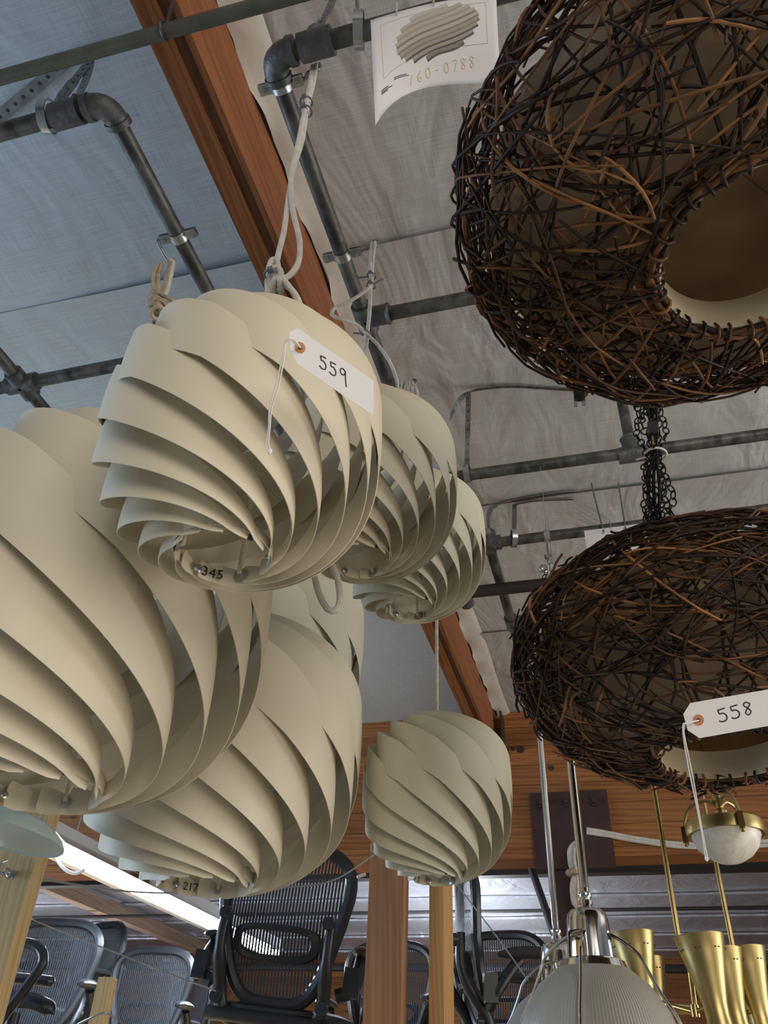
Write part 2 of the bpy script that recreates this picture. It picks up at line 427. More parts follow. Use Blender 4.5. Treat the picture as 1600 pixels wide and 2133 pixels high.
# rear bay
sheet('ceiling_rear', -9, 4.5, 4.38, 12.4, FOIL_B, 31, lip=0)
slab('wall_rear', -9, 5.5, 12.0, 12.1, 0, 3.7, W_GLU)
mb = MB()
for k in range(7):
    y = 5.6+k*.95
    mb.bar((-9, y, CZ-.02), (4.5, y+.05, CZ-.02), .035, .02)
struct(mb.build('trim_3', FOIL_B))
a, b = atz(63, 1842, 3.2), atz(435, 1993, 3.2)
xr_ = atz(250, 1912, 3.29).x
rr = thing('rafter', 'weathered brown rafter sloping past the lit tube above the office chairs', 'beam', (-5.1, 8, 3.1))
MB().box((xr_, 8.15, 3.32), (.12, 7.4, .13)).build('joist', W_REAR, rr, smooth=False)
MB().box((xr_+.02, 8.15, 3.40), (.05, 7.4, .026)).build('ledger', ALU, rr, smooth=False)
# dark rails under the rear ceiling
t = MB().bar((-7, 6.5, 3.2), (3.5, 6.6, 3.2), .1, .09).build('ceiling_rail', DARKM, smooth=False)
tag(t, 'thick dark rail crossing the rear bay just below the timber header', 'rail')
t = MB().tube([(-8, 7.9, 3.2), (3.5, 8.02, 3.2)], .016, 8).build('ceiling_rod', DARKM)
tag(t, 'thin dark rod crossing the rear bay below the thick rail', 'rod')
t = MB().tube([(-8, 10.6, 3.15), (3.5, 10.9, 3.15)], .045, 8).build('ceiling_rod', DARKM)
tag(t, 'far dark pipe along the rear timber wall at the end of the silver sheeting', 'rod')
t = MB().tube([aty(1098, 1783, 4.5), aty(1158, 1955, 4.5)], .02, 10).build('brace_rod', DARKM)
tag(t, 'slanting blue black brace left of the chrome lamp stems', 'rod')
# steel plate on the header
q = [aty(1105, 1656, 4.195), aty(1264, 1650, 4.195), aty(1273, 1803, 4.195), aty(1113, 1815, 4.195)]
sp = thing('steel_plate', 'dark red steel plate bolted to the timber header behind the chrome stems', 'plate', q[3])
x0, x1 = q[0].x, q[1].x; MB().box(((x0+x1)/2, 4.187, (2.985+2.62)/2), (x1-x0, .02, .365)).build('plate', MAROON, sp, smooth=False)
for bx, by in ((1127, 1675), (1180, 1672), (1238, 1671)):
    p = aty(bx, by, 4.175); MB().cyl(p+V((0, .01, 0)), p+V((0, -.012, 0)), .022, 6).cyl(p+V((0, -.01, 0)), p+V((0, -.03, 0)), .01, 10).build('bolt', MAROON, sp)
p0, p1 = aty(1172, 1800, 4.25), aty(1183, 1975, 4.25)
MB().box(((p0.x+p1.x)/2+.01, 4.26, 2.19), (.10, .1, .95)).build('column', MAROON, sp, smooth=False)
# coil of flex beside the plate and the pair of flexes stapled along the header
t = thing('cable_coil', 'hanging bundle of cream flex beside the chrome stem in front of the red plate', 'cable', aty(1197, 1760, 4.1))
for k in range(6):
    ox = k*2.2
    MB().tube(spline([aty(1205+ox*.4, 1748, 4.1-.01*k), aty(1186+ox, 1768, 4.08), aty(1187+ox, 1800, 4.08-.01*k), aty(1194+ox*.8, 1822+k, 4.1), aty(1190+ox*1.2, 1850, 4.1), aty(1196+ox, 1885+3*k, 4.1), aty(1203+ox*.6, 1840, 4.12), aty(1210-ox*.3, 1780, 4.12)], 5), .0075, 7).build('loop', ROPE2 if k == 4 else ROPE, t)
MB().torus(aty(1197, 1818, 4.08), .032, .012, (0, 0, 1), 16, 6).build('cable_tie', ROPE2, t)
for k in range(2):
    t = MB().tube(spline([aty(1222, 1727+7*k, 4.17), aty(1260, 1733+7*k, 4.18), aty(1340, 1748+6*k, 4.18), aty(1440, 1758+7*k, 4.18), aty(1600, 1752+9*k, 4.18), aty(1700, 1750+9*k, 4.18)], 6), .009, 7).build('electric_flex', ROPE)
    tag(t, ('upper' if k == 0 else 'lower')+' of the two cream flexes running along the timber header behind the alabaster bowl', 'cable', 'flexes along the header')

# ================================================================ PIPE RACKS
PZ = 3.1; PR = .0167
def elbow(mb, c, d1, d2, r):
    c, d1, d2 = V(c), V(d1), V(d2); L = r*2.1
    pts = [c+d1*L*1.25]+[c+d1*L*(1-t)**2+d2*L*t**2 for t in (0, .15, .3, .45, .6, .75, .9, 1)]+[c+d2*L*1.25]
    mb.tube(pts, r*1.38, 16)
    mb.cyl(c+d1*L*.95, c+d1*L*1.3, r*1.55, 16); mb.cyl(c+d2*L*.95, c+d2*L*1.3, r*1.55, 16); return mb
def sleeve(mb, c, d, r, L):
    c, d = V(c), V(d).normalized(); return mb.cyl(c-d*L/2, c+d*L/2, r, 18)
def tee(mb, c, d, br):
    c = V(c); br = V(br)
    sleeve(mb, c, d, PR*1.42, .075); mb.cyl(c, c+br*.058, PR*1.42, 18); mb.torus(c+br*.056, PR*1.3, .005, br, 18, 6); return mb
X3, Y3, Z3 = V((1, 0, 0)), V((0, 1, 0)), V((0, 0, 1))
XL, XR, YF = -.746, -.418, .556
r1 = thing('pipe_rack', 'black iron pipe rack under the blue-lit sheeting holding the big spiral lamps', 'pipe rack', (XL, YF, PZ))
MB().cyl((-2.6, YF, PZ), (XL-.03, YF, PZ), PR).build('pipe', PIPE, r1)
MB().cyl((XL, YF+.03, PZ), (XL, 1.9, PZ), PR).build('pipe', PIPE, r1)
MB().cyl((-2.6, 1.15, PZ), (XL-.03, 1.15, PZ), PR).build('pipe', PIPE, r1)
xq = atz(45, 797, PZ).x
MB().cyl((xq, .75, PZ), (xq, 2.6, PZ), PR).build('pipe', PIPE, r1)
elbow(MB(), (XL, YF, PZ), -X3, Y3, PR).build('elbow', FITTING, r1)
sleeve(MB(), (XL-.085, YF, PZ), X3, PR*1.5, .06).sphere((XL-.085, YF, PZ+.02), .016).build('coupling', FITTING, r1)
MB().cyl((XL-.075, YF-.008, PZ+.01), (XL-.075, YF-.01, PZ+.042), .0065, 8).build('set_screw', DARKM, r1)
tee(MB(), (XL, 1.15, PZ), Y3, -X3).build('tee', FITTING, r1)
cr = MB(); sleeve(cr, (xq, 1.15, PZ), X3, PR*1.42, .085); sleeve(cr, (xq, 1.15, PZ), Y3, PR*1.42, .085); cr.build('cross_fitting', FITTING, r1)
r2 = thing('pipe_rack', 'black iron pipe rack under the grey sheeting holding the small spiral lamps', 'pipe rack', (XR, YF, PZ))
MB().cyl((XR+.03, YF, PZ), (1.1, YF+.005, PZ), PR).build('pipe', PIPE, r2)
MB().cyl((XR, YF+.03, PZ), (XR, 2.45, PZ), PR).build('pipe', PIPE, r2)
MB().cyl((XR+.03, 1.152, PZ), (1.2, 1.155, PZ), PR).build('pipe', PIPE, r2)
MB().cyl((XR+.03, 1.763, PZ), (1.4, 1.778, PZ), PR).build('pipe', PIPE, r2)
MB().cyl((.168, 1.775, PZ), (.168, 1.775, CZ-.01), PR*.9).build('pipe', PIPE, r2)
yd = atz(1050, 1226, 3.055).y
MB().cyl((XR-.01, yd, 3.055), (1.4, yd, 3.055), PR*1.25).build('pipe', DARKM, r2)
elbow(MB(), (XR, YF, PZ), X3, Y3, PR).build('elbow', FITTING, r2)
sleeve(MB(), (XR+.085, YF, PZ), X3, PR*1.5, .06).sphere((XR+.085, YF-.01, PZ+.02), .016).build('coupling', FITTING, r2)
MB().cyl((XR+.08, YF-.008, PZ+.012), (XR+.08, YF-.012, PZ+.044), .0065, 8).build('set_screw', DARKM, r2)
tee(MB(), (XR, 1.152, PZ), Y3, X3).build('tee', FITTING, r2)
tee(MB(), (XR, 1.765, PZ), Y3, X3).build('tee', FITTING, r2)
tee(MB(), (.168, 1.775, PZ), X3, Z3).build('tee', FITTING, r2)
sleeve(MB(), (XR, 2.40, PZ-.01), Y3, PR*1.6, .09).build('tee', FITTING, r2)
r3 = thing('pipe_rack', 'grey pipe rack furthest along, passing behind the lower rattan shade', 'pipe rack', (-.28, 2.11, PZ))
xk = -.285
MB().cyl((xk+.02, 2.113, PZ), (1.5, 2.11, PZ), PR).build('pipe', PIPE, r3)
MB().cyl((xk, 2.13, PZ), (xk, 3.6, PZ), PR).build('pipe', PIPE, r3)
tee(MB(), (xk, 2.63, PZ), Y3, X3).build('tee', FITTING, r3)
MB().cyl((xk+.05, 2.63, PZ), (1.5, 2.63, PZ), PR).build('pipe', PIPE, r3)
bx = MB(); bx.cyl((xk, 2.113, PZ-.03), (xk, 2.113, PZ+.045), PR*1.4, 18); sleeve(bx, (xk+.01, 2.113, PZ), X3, PR*1.42, .06); bx.build('corner_fitting', FITTING, r3)
MB().cyl((xk, 2.075, PZ+.022), (xk, 2.09, PZ+.022), .013, 14).build('set_screw', ZINC, r3)

# conduit across the front
a, b = atz(0, 162, 3.08), atz(570, 3, 3.08); d = (b-a).normalized()
cd = thing('electrical_conduit', 'straight grey green metal conduit crossing under the rafter top left', 'conduit', a-d*.8)
MB().cyl(a-d*.8, b+d*2.2, .0128, 14).build('tube', CONDUIT, cd)
p = atz(342, 63, 3.08)
MB().torus(p, .0145, .0035, d, 18, 6).cyl(p+V((0, 0, .01)), p+V((.0, -.012, .12)), .003, 6).build('conduit_clip', DARKM, cd)

# perforated strap hangers
def strap(pts, label, w=.018, nrm=(0, -1, .3), holes=True, name='strap_hanger'):
    t = thing(name, label, 'strap', pts[-1])
    sp_ = spline(pts, 8)
    MB().ribbon(sp_, w, .0014, nrm).build('band', STRAP, t, sharp=80)
    if holes:
        acc = 0; hm = MB()
        for i in range(1, len(sp_)):
            acc += (sp_[i]-sp_[i-1]).length
            if acc > .024:
                acc = 0; d = (sp_[i]-sp_[i-1]).normalized(); n = V(nrm[min(len(nrm)-1, i*len(nrm)//len(sp_))] if isinstance(nrm, list) else nrm); n = (n-d*n.dot(d)).normalized()
                hm.cyl(sp_[i]-n*.0011, sp_[i]+n*.0011, w*.17, 8)
        if hm.v: hm.build('punched_holes', DARKM, t)
    return t
tp = atz(204, 108, CZ-.006); pp = atz(112, 222, PZ+.02); pk = aty(180, 205, YF)
strap([tp, tp.lerp(pp, .35)+V((0, 0, .01)), tp.lerp(pp, .75), pp], 'twisted grey strap from ceiling to the ring around the left pipe', nrm=[(0, -1, .4), (.3, -.9, .3), (.7, -.6, .2), (.3, -1, .2)])
strap([tp+V((-.012, -.004, 0)), tp.lerp(pk, .5)+V((-.012, 0, 0)), V((XL-.075, YF-.004, PZ+.03))], 'straight grey strap from ceiling down to the coupling of the left pipe')
a, b = atz(0, 243, 3.42), atz(135, 130, 3.42)
strap([a-(b-a)*.5, a, (a+b)/2, b], 'perforated green grey strip lying flat against the blue-lit sheeting, top left corner', w=.027, nrm=(0, 0, 1))
tq = atz(697, -8, CZ-.006)
strap([tq, tq.lerp(V((XR+.082, .556, 3.125)), .5), (XR+.09, .55, 3.18), (XR+.082, .556, 3.125)], 'grey strap tapering from ceiling to the coupling beside the paper sheet')
# split ring hangers round the pipes
def ring_hanger(c, axis, label, R=.031, w=.017, rod=None):
    t = thing('pipe_ring', label, 'pipe hanger', c)
    x, y = frame(V(axis)); c = V(c); ax = V(axis).normalized()
    pts = [c+(x*math.cos(2*PI*i/28)+y*math.sin(2*PI*i/28))*R for i in range(29)]
    MB().ribbon(pts, w, .0018, [(p-c) for p in pts]).build('ring', ZINC, t, sharp=60)
    if rod: MB().cyl(c+V((0, 0, R-.012)), V(rod), .0032, 8).build('threaded_rod', STRAP, t)
    return t
p = atz(92, 245, PZ)
ring_hanger(V((p.x, YF, PZ+.012)), V((1, .25, 0)), 'loose zinc ring around the left iron pipe near its elbow', rod=(p.x+.015, YF-.005, 3.19))
p = atz(745, 60, PZ)
ring_hanger(V((p.x, YF, PZ+.010)), V((1, .25, 0)), 'loose zinc ring around the iron pipe beside the printed paper sheet', rod=(p.x-.01, YF-.01, 3.24))
p = atz(972, 985, PZ)
ring_hanger(V((p.x, 1.764, PZ+.006)), X3, 'zinc ring on the grey pipe right of the second small spiral lamp', R=.026)
tq = atz(976, 818, CZ-.03); te = V((p.x, 1.764, 3.13))
strap([tq, tq.lerp(te, .35), tq.lerp(te, .65), tq.lerp(te, .85), te], 'short twisted strap dropping from the ceiling band to a ring right of the spiral lamps', w=.016, nrm=[(0, -1, .1)]*16+[(1, -.8, .1)]*9+[(0, -1, 0)]*8)
p = atz(1067, 1110, PZ)
ring_hanger(V((p.x, 2.113, PZ+.008)), V((1, .3, 0)), 'loose zinc ring on the far grey pipe beside its corner fitting', R=.029)
tq = atz(1072, 1050, CZ-.02); te = V((p.x+.003, 2.112, 3.14))
strap([tq, tq.lerp(te, .4), tq.lerp(te, .75), te], 'short strap from ceiling to the zinc ring on the far grey pipe', w=.016)
# bands looping over the ceiling
def ceil_px(pts, z): return [atz(x, y, z+dz) for x, y, dz in pts]
strap(ceil_px([(905, 985, -.28), (926, 905, -.2), (950, 845, -.1), (975, 818, -.03), (1010, 809, -.008), (1065, 805, -.006), (1130, 808, -.006), (1240, 815, -.006)], CZ), 'long curved metal band arching over the ceiling behind the upper rattan shade', w=.016, nrm=[(-.6, 0, -.8)]*24+[(0, .25, -1)]*33)
strap(ceil_px([(1019, 1112, -.3), (1017, 1080, -.2), (1025, 1058, -.1), (1050, 1048, -.02), (1110, 1036, -.01), (1170, 1027, -.01), (1205, 1025, -.01)], CZ), 'shorter curved metal band on the ceiling above the far pipe corner', w=.016, nrm=[(-.6, 0, -.8)]*20+[(0, .25, -1)]*29)
strap(ceil_px([(1075, 1050, -.02), (1120, 1043, -.015), (1195, 1040, -.015)], CZ), 'small straight metal strip lying beside the shorter curved band on the ceiling', w=.014, nrm=(0, .25, -1))

# clamps with hooks for the lamps
def clamp(c, d, label, side):
    t = thing('pipe_clamp', label, 'pipe clamp', c)
    c, d = V(c), V(d).normalized(); s = V(side).normalized()
    mb = MB(); mb.lathe([(PR+.003, -.010), (PR+.003, .010), (PR+.0005, .010), (PR+.0005, -.010)], 24, Matrix.Translation(c) @ d.to_track_quat('Z', 'Y').to_matrix().to_4x4(), close=True)
    for k in (-1, 1):
        for e in (-.004, .004):
            n = d.cross(s).normalized()
            mb.bar(c+s*k*(PR-.001)+n*e, c+s*k*(PR+.026)+n*e, .019, .0025, up=n)
    mb.build('band', ZINC, t)
    n = d.cross(s).normalized()
    for k in (-1, 1):
        p = c+s*k*(PR+.016); MB().cyl(p-n*.013, p+n*.013, .006, 6).cyl(p-n*.018, p+n*.018, .003, 8).build('bolt', ZINC, t)
    return t
HOOKS = {}
for key, x, y, hx, hy, lab in (('a', 603, 172, 655, 148, 'zinc pipe clamp with hook just below the elbow carrying the lamp tagged 559'),
                               ('b', 712, 530, 778, 515, 'zinc pipe clamp with bent hook above the second small spiral lamp'),
                               ('c', 812, 812, 860, 803, 'zinc pipe clamp with eye hook peeking over the second small spiral lamp')):
    p = atz(x, y, PZ); c = V((XR, p.y, PZ)); t = clamp(c, Y3, lab, X3)
    h = atz(hx, hy, PZ); h.y = max(h.y, p.y-.01)
    pts = [c+X3*(PR+.012), c+X3*(PR+.03), V((h.x-.012, h.y, PZ)), V((h.x-.002, h.y, PZ-.002)), V((h.x+.008, h.y, PZ+.004)), V((h.x+.009, h.y-.002, PZ+.015)), V((h.x, h.y-.002, PZ+.018))]
    MB().tube(spline(pts, 5), .0036, 8).build('hook', STRAP, t); HOOKS[key] = V((h.x, h.y, PZ))
p = atz(371, 491, PZ); c = V((XL, p.y, PZ)); t = clamp(c, Y3, 'zinc pipe clamp with hook on the left pipe holding the knotted jute cord', X3)
h = atz(360, 525, PZ); MB().tube(spline([c-X3*(PR+.012), c-X3*(PR+.03)-Z3*.005, V((h.x-.004, h.y, PZ-.03)), V((h.x+.006, h.y, PZ-.042)), V((h.x+.012, h.y, PZ-.03))], 5), .0036, 8).build('hook', STRAP, t); HOOKS['L'] = V((h.x, h.y, PZ-.038))

# ================================================================ SPIRAL LAMPS
KSP = 1.4
def blade_mesh(R, hz, sh):
    mb = MB(); n = 64; t0, t1 = R_(-71), R_(71); s = 5
    cols = []
    for i in range(n+1):
        t = t0+(t1-t0)*i/n
        q = math.log(math.tan(PI/4+t/2)); ph = -KSP*q
        c = math.cos(t); w = R*(.475*c*c+.045)
        zz = sh*R + (hz+sh if t < 0 else hz-sh-.06)*R*math.sin(t)
        cols.append((R*(c if t < 0 else c**1.16), ph, zz, w))
    # riveted tabs at both ends run round the ring
    r0, p0, z0, w0 = cols[0]; r1, p1, z1, w1 = cols[-1]
    pre = [(r0*(.985-.017*k), p0+R_(25)*k/4, z0+.012*R*(k/4), w0+((.075 if k == 4 else .13)*R-w0)*min(1, k/2)) for k in (4, 3.7, 3, 2, 1)]
    post = [(r1*(.985-.017*k), p1-R_(25)*k/4, z1, w1+(.10*R-w1)*min(1, k/2)) for k in (1, 2, 3, 4)]
    cols = pre+cols+post
    for r, ph, z, w in cols:
        for k in range(s+1):
            u = k/s-.5
            rr = r*(1+.010*math.cos(u*PI))
            mb.v.append(V((rr*math.cos(ph), rr*math.sin(ph), z+u*w)))
    for i in range(len(cols)-1):
        for k in range(s):
            a = i*(s+1)+k; mb.f.append((a, a+s+1, a+s+2, a+1))
    return mb
def spiral_lamp(C, R, hz, az0, label, m, number=None, num_az=0, tilt=(0, 0), sh=.13):
    """az0 (radians): turn of the blades about the axis"""
    T = Matrix.Rotation(tilt[0], 4, 'X') @ Matrix.Rotation(tilt[1], 4, 'Y')
    root = thing('spiral_pendant_lamp', label, 'pendant lamp', C, 'spiral pendant lamps', T)
    b0 = blade_mesh(R, hz, sh).build('blade', m, root, local=True, sharp=60)
    md = b0.modifiers.new('sheet', 'SOLIDIFY'); md.thickness = .0011 if R < .2 else .0014; md.offset = 0
    es = b0.modifiers.new('crisp', 'EDGE_SPLIT'); es.split_angle = R_(50)
    b0.rotation_euler.z = az0
    for k in range(1, 12):
        b = b0.copy(); COL.objects.link(b); b.rotation_euler.z = az0+k*2*PI/12
    zr = (hz+sh)*R*math.sin(R_(71))-sh*R; zt = (hz-sh-.06)*R*math.sin(R_(71))+sh*R; rr = R*math.cos(R_(71))*1.008; rtop = R*math.cos(R_(71))**1.16*1.008
    for sg, rr_ in ((-zr, rr), (zt, rtop)):
        MB().lathe([(rr_, sg-.02*R), (rr_, sg+.05*R), (rr_-.0015, sg+.05*R), (rr_-.0015, sg-.02*R)], 40, close=True).build('end_ring', m, root, local=True)
    for k in range(3):
        a = az0+R_(20)+k*2*PI/3; x, y = (rr-.008)*math.cos(a), (rr-.008)*math.sin(a)
        MB().cyl((x*.93, y*.93, -zr), (x*.8, y*.8, zt), .003, 8).build('tie_rod', m, root, local=True)
    for k in range(6):
        a = az0+R_(20)+k*2*PI/6; d = V((math.cos(a), math.sin(a), 0)); p = d*(rr*.905)+V((0, 0, -zr))
        MB().lathe([(.0001, .004), (.0035, .004), (.0035, .003), (.009 if k % 2 == 0 else .006, .002), (.009 if k % 2 == 0 else .006, 0)], 16, Matrix.Translation(p) @ (-d).to_track_quat('Z', 'Y').to_matrix().to_4x4()).build('rivet', ZINC, root, local=True)
    # lamp holder and cord grip inside the top ring
    MB().lathe([(.0001, zt-.02), (.02, zt-.02), (.021, zt-.07), (.016, zt-.075), (.0001, zt-.075)], 20).build('lamp_holder', PAPER, root, local=True)
    mb = MB()
    for k in range(3):
        a = k*2*PI/3; mb.bar((0, 0, zt), (rtop*math.cos(a), rtop*math.sin(a), zt), .008, .003)
    mb.build('top_bracket', m, root, local=True)
    if number:
        d = V((math.cos(num_az), math.sin(num_az), 0)); side = V((-d.y, d.x, 0))
        Tn = Matrix((-side, V((0, 0, 1)), -d)).transposed().to_4x4(); Tn.translation = V((0, 0, -zr-.01*R))
        W = WM[root]; rt = rr*.90; sz = .105*R if R < .2 else .075*R
        def bend(v):
            a = num_az - v[0]/rt; return W @ V(((rt-v[2])*math.cos(a), (rt-v[2])*math.sin(a), -zr+v[1]))
        text_mesh(number, sz, INK, bend, 'number_mark', root, depth=.0002)
    return root
LAMPS = {}
def az_view(C, deg):
    """azimuth on the lamp (deg, measured from the side facing the camera, towards the right)"""
    d = EYE-V(C); return math.atan2(d.y, d.x)+R_(deg)
L1 = V((-.4115, .706, 2.300)); L2 = V((-.395, 1.164, 2.599)); L3 = V((-.405, 1.587, 2.747)); L4 = V((-.417, 1.932, 2.248))
B1 = V((-.838, 1.022, 2.287)); B2 = V((-.862, 1.67, 2.298)); B3 = atd(556, 1342, 2.66)
lamp1 = spiral_lamp(L1, .18, .97, az_view(L1, 9), 'small cream spiral lamp nearest the camera with number 345 inside its rim and tag 559', CREAM, '345', az_view(L1, -172))
lamp2 = spiral_lamp(L2, .18, 1.0, az_view(L2, 10), 'small cream spiral lamp hanging directly behind the one tagged 559', CREAM)
lamp3 = spiral_lamp(L3, .18, 1.0, az_view(L3, 20), 'small ivory spiral lamp third along the pipe, number 331 inside its rim', CREAM2, '331', az_view(L3, 150))
lamp4 = spiral_lamp(L4, .18, 1.09, az_view(L4, 1), 'small ivory spiral lamp hanging low and alone on a long cord before the timber wall', CREAM2)
lampA = spiral_lamp(B1+V((0, 0, .006)), .314, 1.02, az_view(B1, 3), 'largest looking cream spiral lamp, cut off by the left edge of the photo', CREAM, sh=.06)
lampB = spiral_lamp(B2, .31, 1.0, az_view(B2, 21), 'large cream spiral lamp numbered 217 hanging just above the black mesh chair', CREAM, '217', az_view(B2, -160), sh=.04)
lampC = spiral_lamp(B3, .31, 1.0, az_view(B3, 4), 'large cream spiral lamp mostly hidden behind the numbered 217 lamp', CREAM2, sh=0)

def cord(parent, pts, r=.0042, m=ROPE, name='cord', sub=7):
    return MB().tube(spline(pts, sub), r, 8).build(name, m, parent)
def tie(parent, c, axis, R=.012, tail=None):
    mb = MB(); mb.torus(c, R, .0018, axis, 18, 6)
    c = V(c)
    if tail is not None: mb.bar(c+V(tail).normalized()*R, c+V(tail).normalized()*(R+.02), .004, .0014)
    x, y = frame(V(axis)); mb.box(c+x*R, (.007, .007, .006)); return mb.build('cable_tie', TIE, parent)
hA, hB, hC, hL = HOOKS['a'], HOOKS['b'], HOOKS['c'], HOOKS['L']
q = lambda x, y, Y: aty(x, y, Y)
# lamp 1: doubled cord, knot, loops
ya = hA.y
cord(lamp1, [hA+V((.004, -.004, .013)), q(653, 172, ya-.004), q(640, 225, ya), q(630, 290, ya), q(612, 350, ya), q(600, 420, ya), q(592, 480, ya), q(580, 530, ya+.003), q(574, 566, ya+.01), q(572, 600, ya+.02), L1+V((0, 0, .15))])
cord(lamp1, [hA+V((-.003, -.004, .013)), q(646, 176, ya-.008), q(634, 235, ya-.008), q(622, 295, ya-.006), q(606, 372, ya-.006), q(611, 440, ya-.006), q(624, 500, ya-.004), q(622, 545, ya), q(605, 572, ya), q(585, 581, ya), q(573, 575, ya+.008), q(565, 590, ya+.01), q(562, 620, ya+.03)])
cord(lamp1, [q(559, 620, ya+.01), q(557, 585, ya-.002), q(560, 560, ya-.008), q(568, 541, ya-.008), q(578, 548, ya-.006), q(582, 575, ya-.008), q(592, 592, ya-.008), q(606, 602, ya), q(618, 618, ya+.01), q(626, 640, ya+.02), q(622, 655, ya+.03)])
cord(lamp1, [q(565, 612, ya+.01), q(563, 575, ya-.008), q(572, 558, ya-.014), q(583, 562, ya-.012), q(588, 580, ya-.014), q(600, 594, ya-.01), q(612, 612, ya-.002), q(619, 632, ya+.01)])
cord(lamp1, [q(571, 620, ya+.01), q(570, 590, ya-.012), q(578, 579, ya-.016), q(584, 590, ya-.012), q(586, 630, ya+.02)])
tie(lamp1, q(638, 213, ya-.004), (0, 0, 1), .0105); tie(lamp1, q(637, 232, ya-.005), (0, 0, 1), .0105); tie(lamp1, q(571, 580, ya-.005), (.3, 0, 1), .014)
# lamp 2
yb = hB.y
cord(lamp2, [hB+V((.004, -.004, .012)), q(776, 545, yb-.004), q(775, 580, yb), q(772, 600, yb), q(770, 650, yb+.02), q(765, 700, yb+.05), q(762, 770, yb+.09), L2+V((0, 0, .16))])
cord(lamp2, [hB+V((-.003, -.004, .012)), q(771, 548, yb-.008), q(772, 590, yb-.006), q(762, 605, yb-.006), q(728, 628, yb-.006), q(698, 641, yb-.008), q(692, 656, yb-.008), q(712, 665, yb), q(742, 676, yb+.02), q(764, 696, yb+.04), q(790, 722, yb+.05), q(815, 760, yb+.07), q(828, 800, yb+.1), q(826, 830, yb+.12)], .0036)
cord(lamp2, [q(760, 700, yb+.04), q(754, 720, yb+.045), q(757, 738, yb+.05), q(763, 725, yb+.05)], .0034)
cord(lamp2, [q(640, 1120, .98), q(652, 1185, .97), q(664, 1235, .96), q(682, 1268, .955), q(700, 1270, .955), q(708, 1245, .96), q(703, 1205, .97), q(688, 1165, .98), q(670, 1100, 1.0)], .005)
tie(lamp2, q(774, 575, yb-.002), (.2, 0, 1), .009, (-1, 0, .1)); tie(lamp2, q(773, 595, yb-.002), (.2, 0, 1), .009, (1, 0, .6)); tie(lamp2, q(763, 696, yb+.045), (.4, 0, 1), .010, (-1, 0, .4))
# lamp 3
yc = hC.y
cord(lamp3, [hC+V((0, -.003, .012)), q(859, 830, yc), q(862, 860, yc+.04), L3+V((0, -.02, .20)), L3+V((0, 0, .12))], .0036)
for k in range(3): cord(lamp3, [q(836+7*k, 850, yc-.03), q(836+8*k, 808, yc-.03), q(843+8*k, 792+4*k, yc-.03), q(850+9*k, 812, yc-.03), q(856+9*k, 850, yc-.03)], .0032)
# lamp 4: one long thin cord
pz = aty(911, 1300, L4.y)
cord(lamp4, [V((L4.x, L4.y, PZ-.02)), V((L4.x, L4.y, 2.8)), V((L4.x, L4.y, 2.5)), L4+V((0, 0, .14))], .0045, ROPE)
MB().torus((L4.x, L4.y, PZ), PR+.004, .0045, Y3, 20, 8).build('cord_loop', ROPE, lamp4)
# big lamp A: knotted jute cord
yl = hL.y
for k, (dx, m_) in enumerate(((0, ROPE2), (9, ROPE), (-5, ROPE2))):
    cord(lampA, [hL+V((0, -.003*k, 0)), q(358+dx*.3, 545, yl), q(350+dx*.6, 575, yl), q(344+dx*.6, 600, yl), q(332+dx, 622, yl), q(325+dx, 645, yl+.01), q(322+dx, 700, yl+.05), B1+V((.0, .0, .24))], .0048, m_)
cord(lampA, [q(330, 635, yl-.01), q(322, 605, yl-.012), q(320, 575, yl-.012), q(328, 552, yl-.01), q(336, 550, yl-.006), q(330, 575, yl-.008), q(330, 605, yl-.01), q(345, 618, yl-.012), q(362, 626, yl-.012)], .0044, ROPE2)
kn = MB()
for k in range(6):
    c = q(327+(k % 2)*3, 618+k*7, yl); kn.torus(c, .0165-.001*abs(k-2.5), .0046, (.25*(-1)**k, .2, 1), 18, 7)
kn.build('knot', ROPE2, lampA)
cord(lampB, [V((XL, B2.y-.1, PZ-.017)), V((XL-.02, B2.y-.06, 2.9)), B2+V((0, 0, .24))], .0045)
cord(lampC, [V((XL, B3.y, PZ-.017)), B3+V((.03, 0, .30)), B3+V((0, 0, .22))], .0045)

# ---------------------------------------------------------------- tags, strings, paper
def strokes(mb, polys, fmap, w, lift=.0004):
    """pen strokes as thin raised lines; fmap(u,v) -> (point, normal)"""
    for poly in polys:
        sp_ = spline([V((a, b, 0)) for a, b in poly], 5); P = []; Nn = []
        for s in sp_:
            p, n = fmap(s.x, s.y); P.append(p+n*lift); Nn.append(n)
        mb.ribbon(P, w, .0005, Nn)
D5 = [[(.85, 1), (.15, .93)], [(.15, .93), (.22, .60)], [(.22, .60), (.55, .64), (.82, .42), (.72, .1), (.3, .0), (.02, .1)]]
D9 = [[(.78, .88), (.5, 1.0), (.18, .85), (.22, .55), (.55, .52), (.76, .8), (.80, .9), (.80, .5), (.86, .0), (.92, -.25)]]
D8 = [[(.78, .86), (.45, 1.0), (.2, .8), (.5, .52), (.72, .25), (.45, .0), (.2, .2), (.5, .52), (.8, .8), (.78, .88)]]
D1 = [[(.62, 1), (.3, 0)]]
D6 = [[(.7, 1), (.3, .6), (.2, .2), (.5, .0), (.75, .2), (.6, .42), (.25, .28)]]
D0 = [[(.5, 1), (.2, .75), (.2, .25), (.5, 0), (.8, .3), (.78, .75), (.5, 1)]]
D7 = [[(.1, .95), (.85, 1), (.6, .5), (.4, 0)]]
DM = [[(.2, .5), (.8, .5)]]
def place(chars, x, y, w, h, dx, slope=0, dyy=0):
    out = []
    for i, c in enumerate(chars):
        for p in c: out.append([(x+i*dx+a*w, y+i*dyy+b*h+a*slope) for a, b in p])
    return out
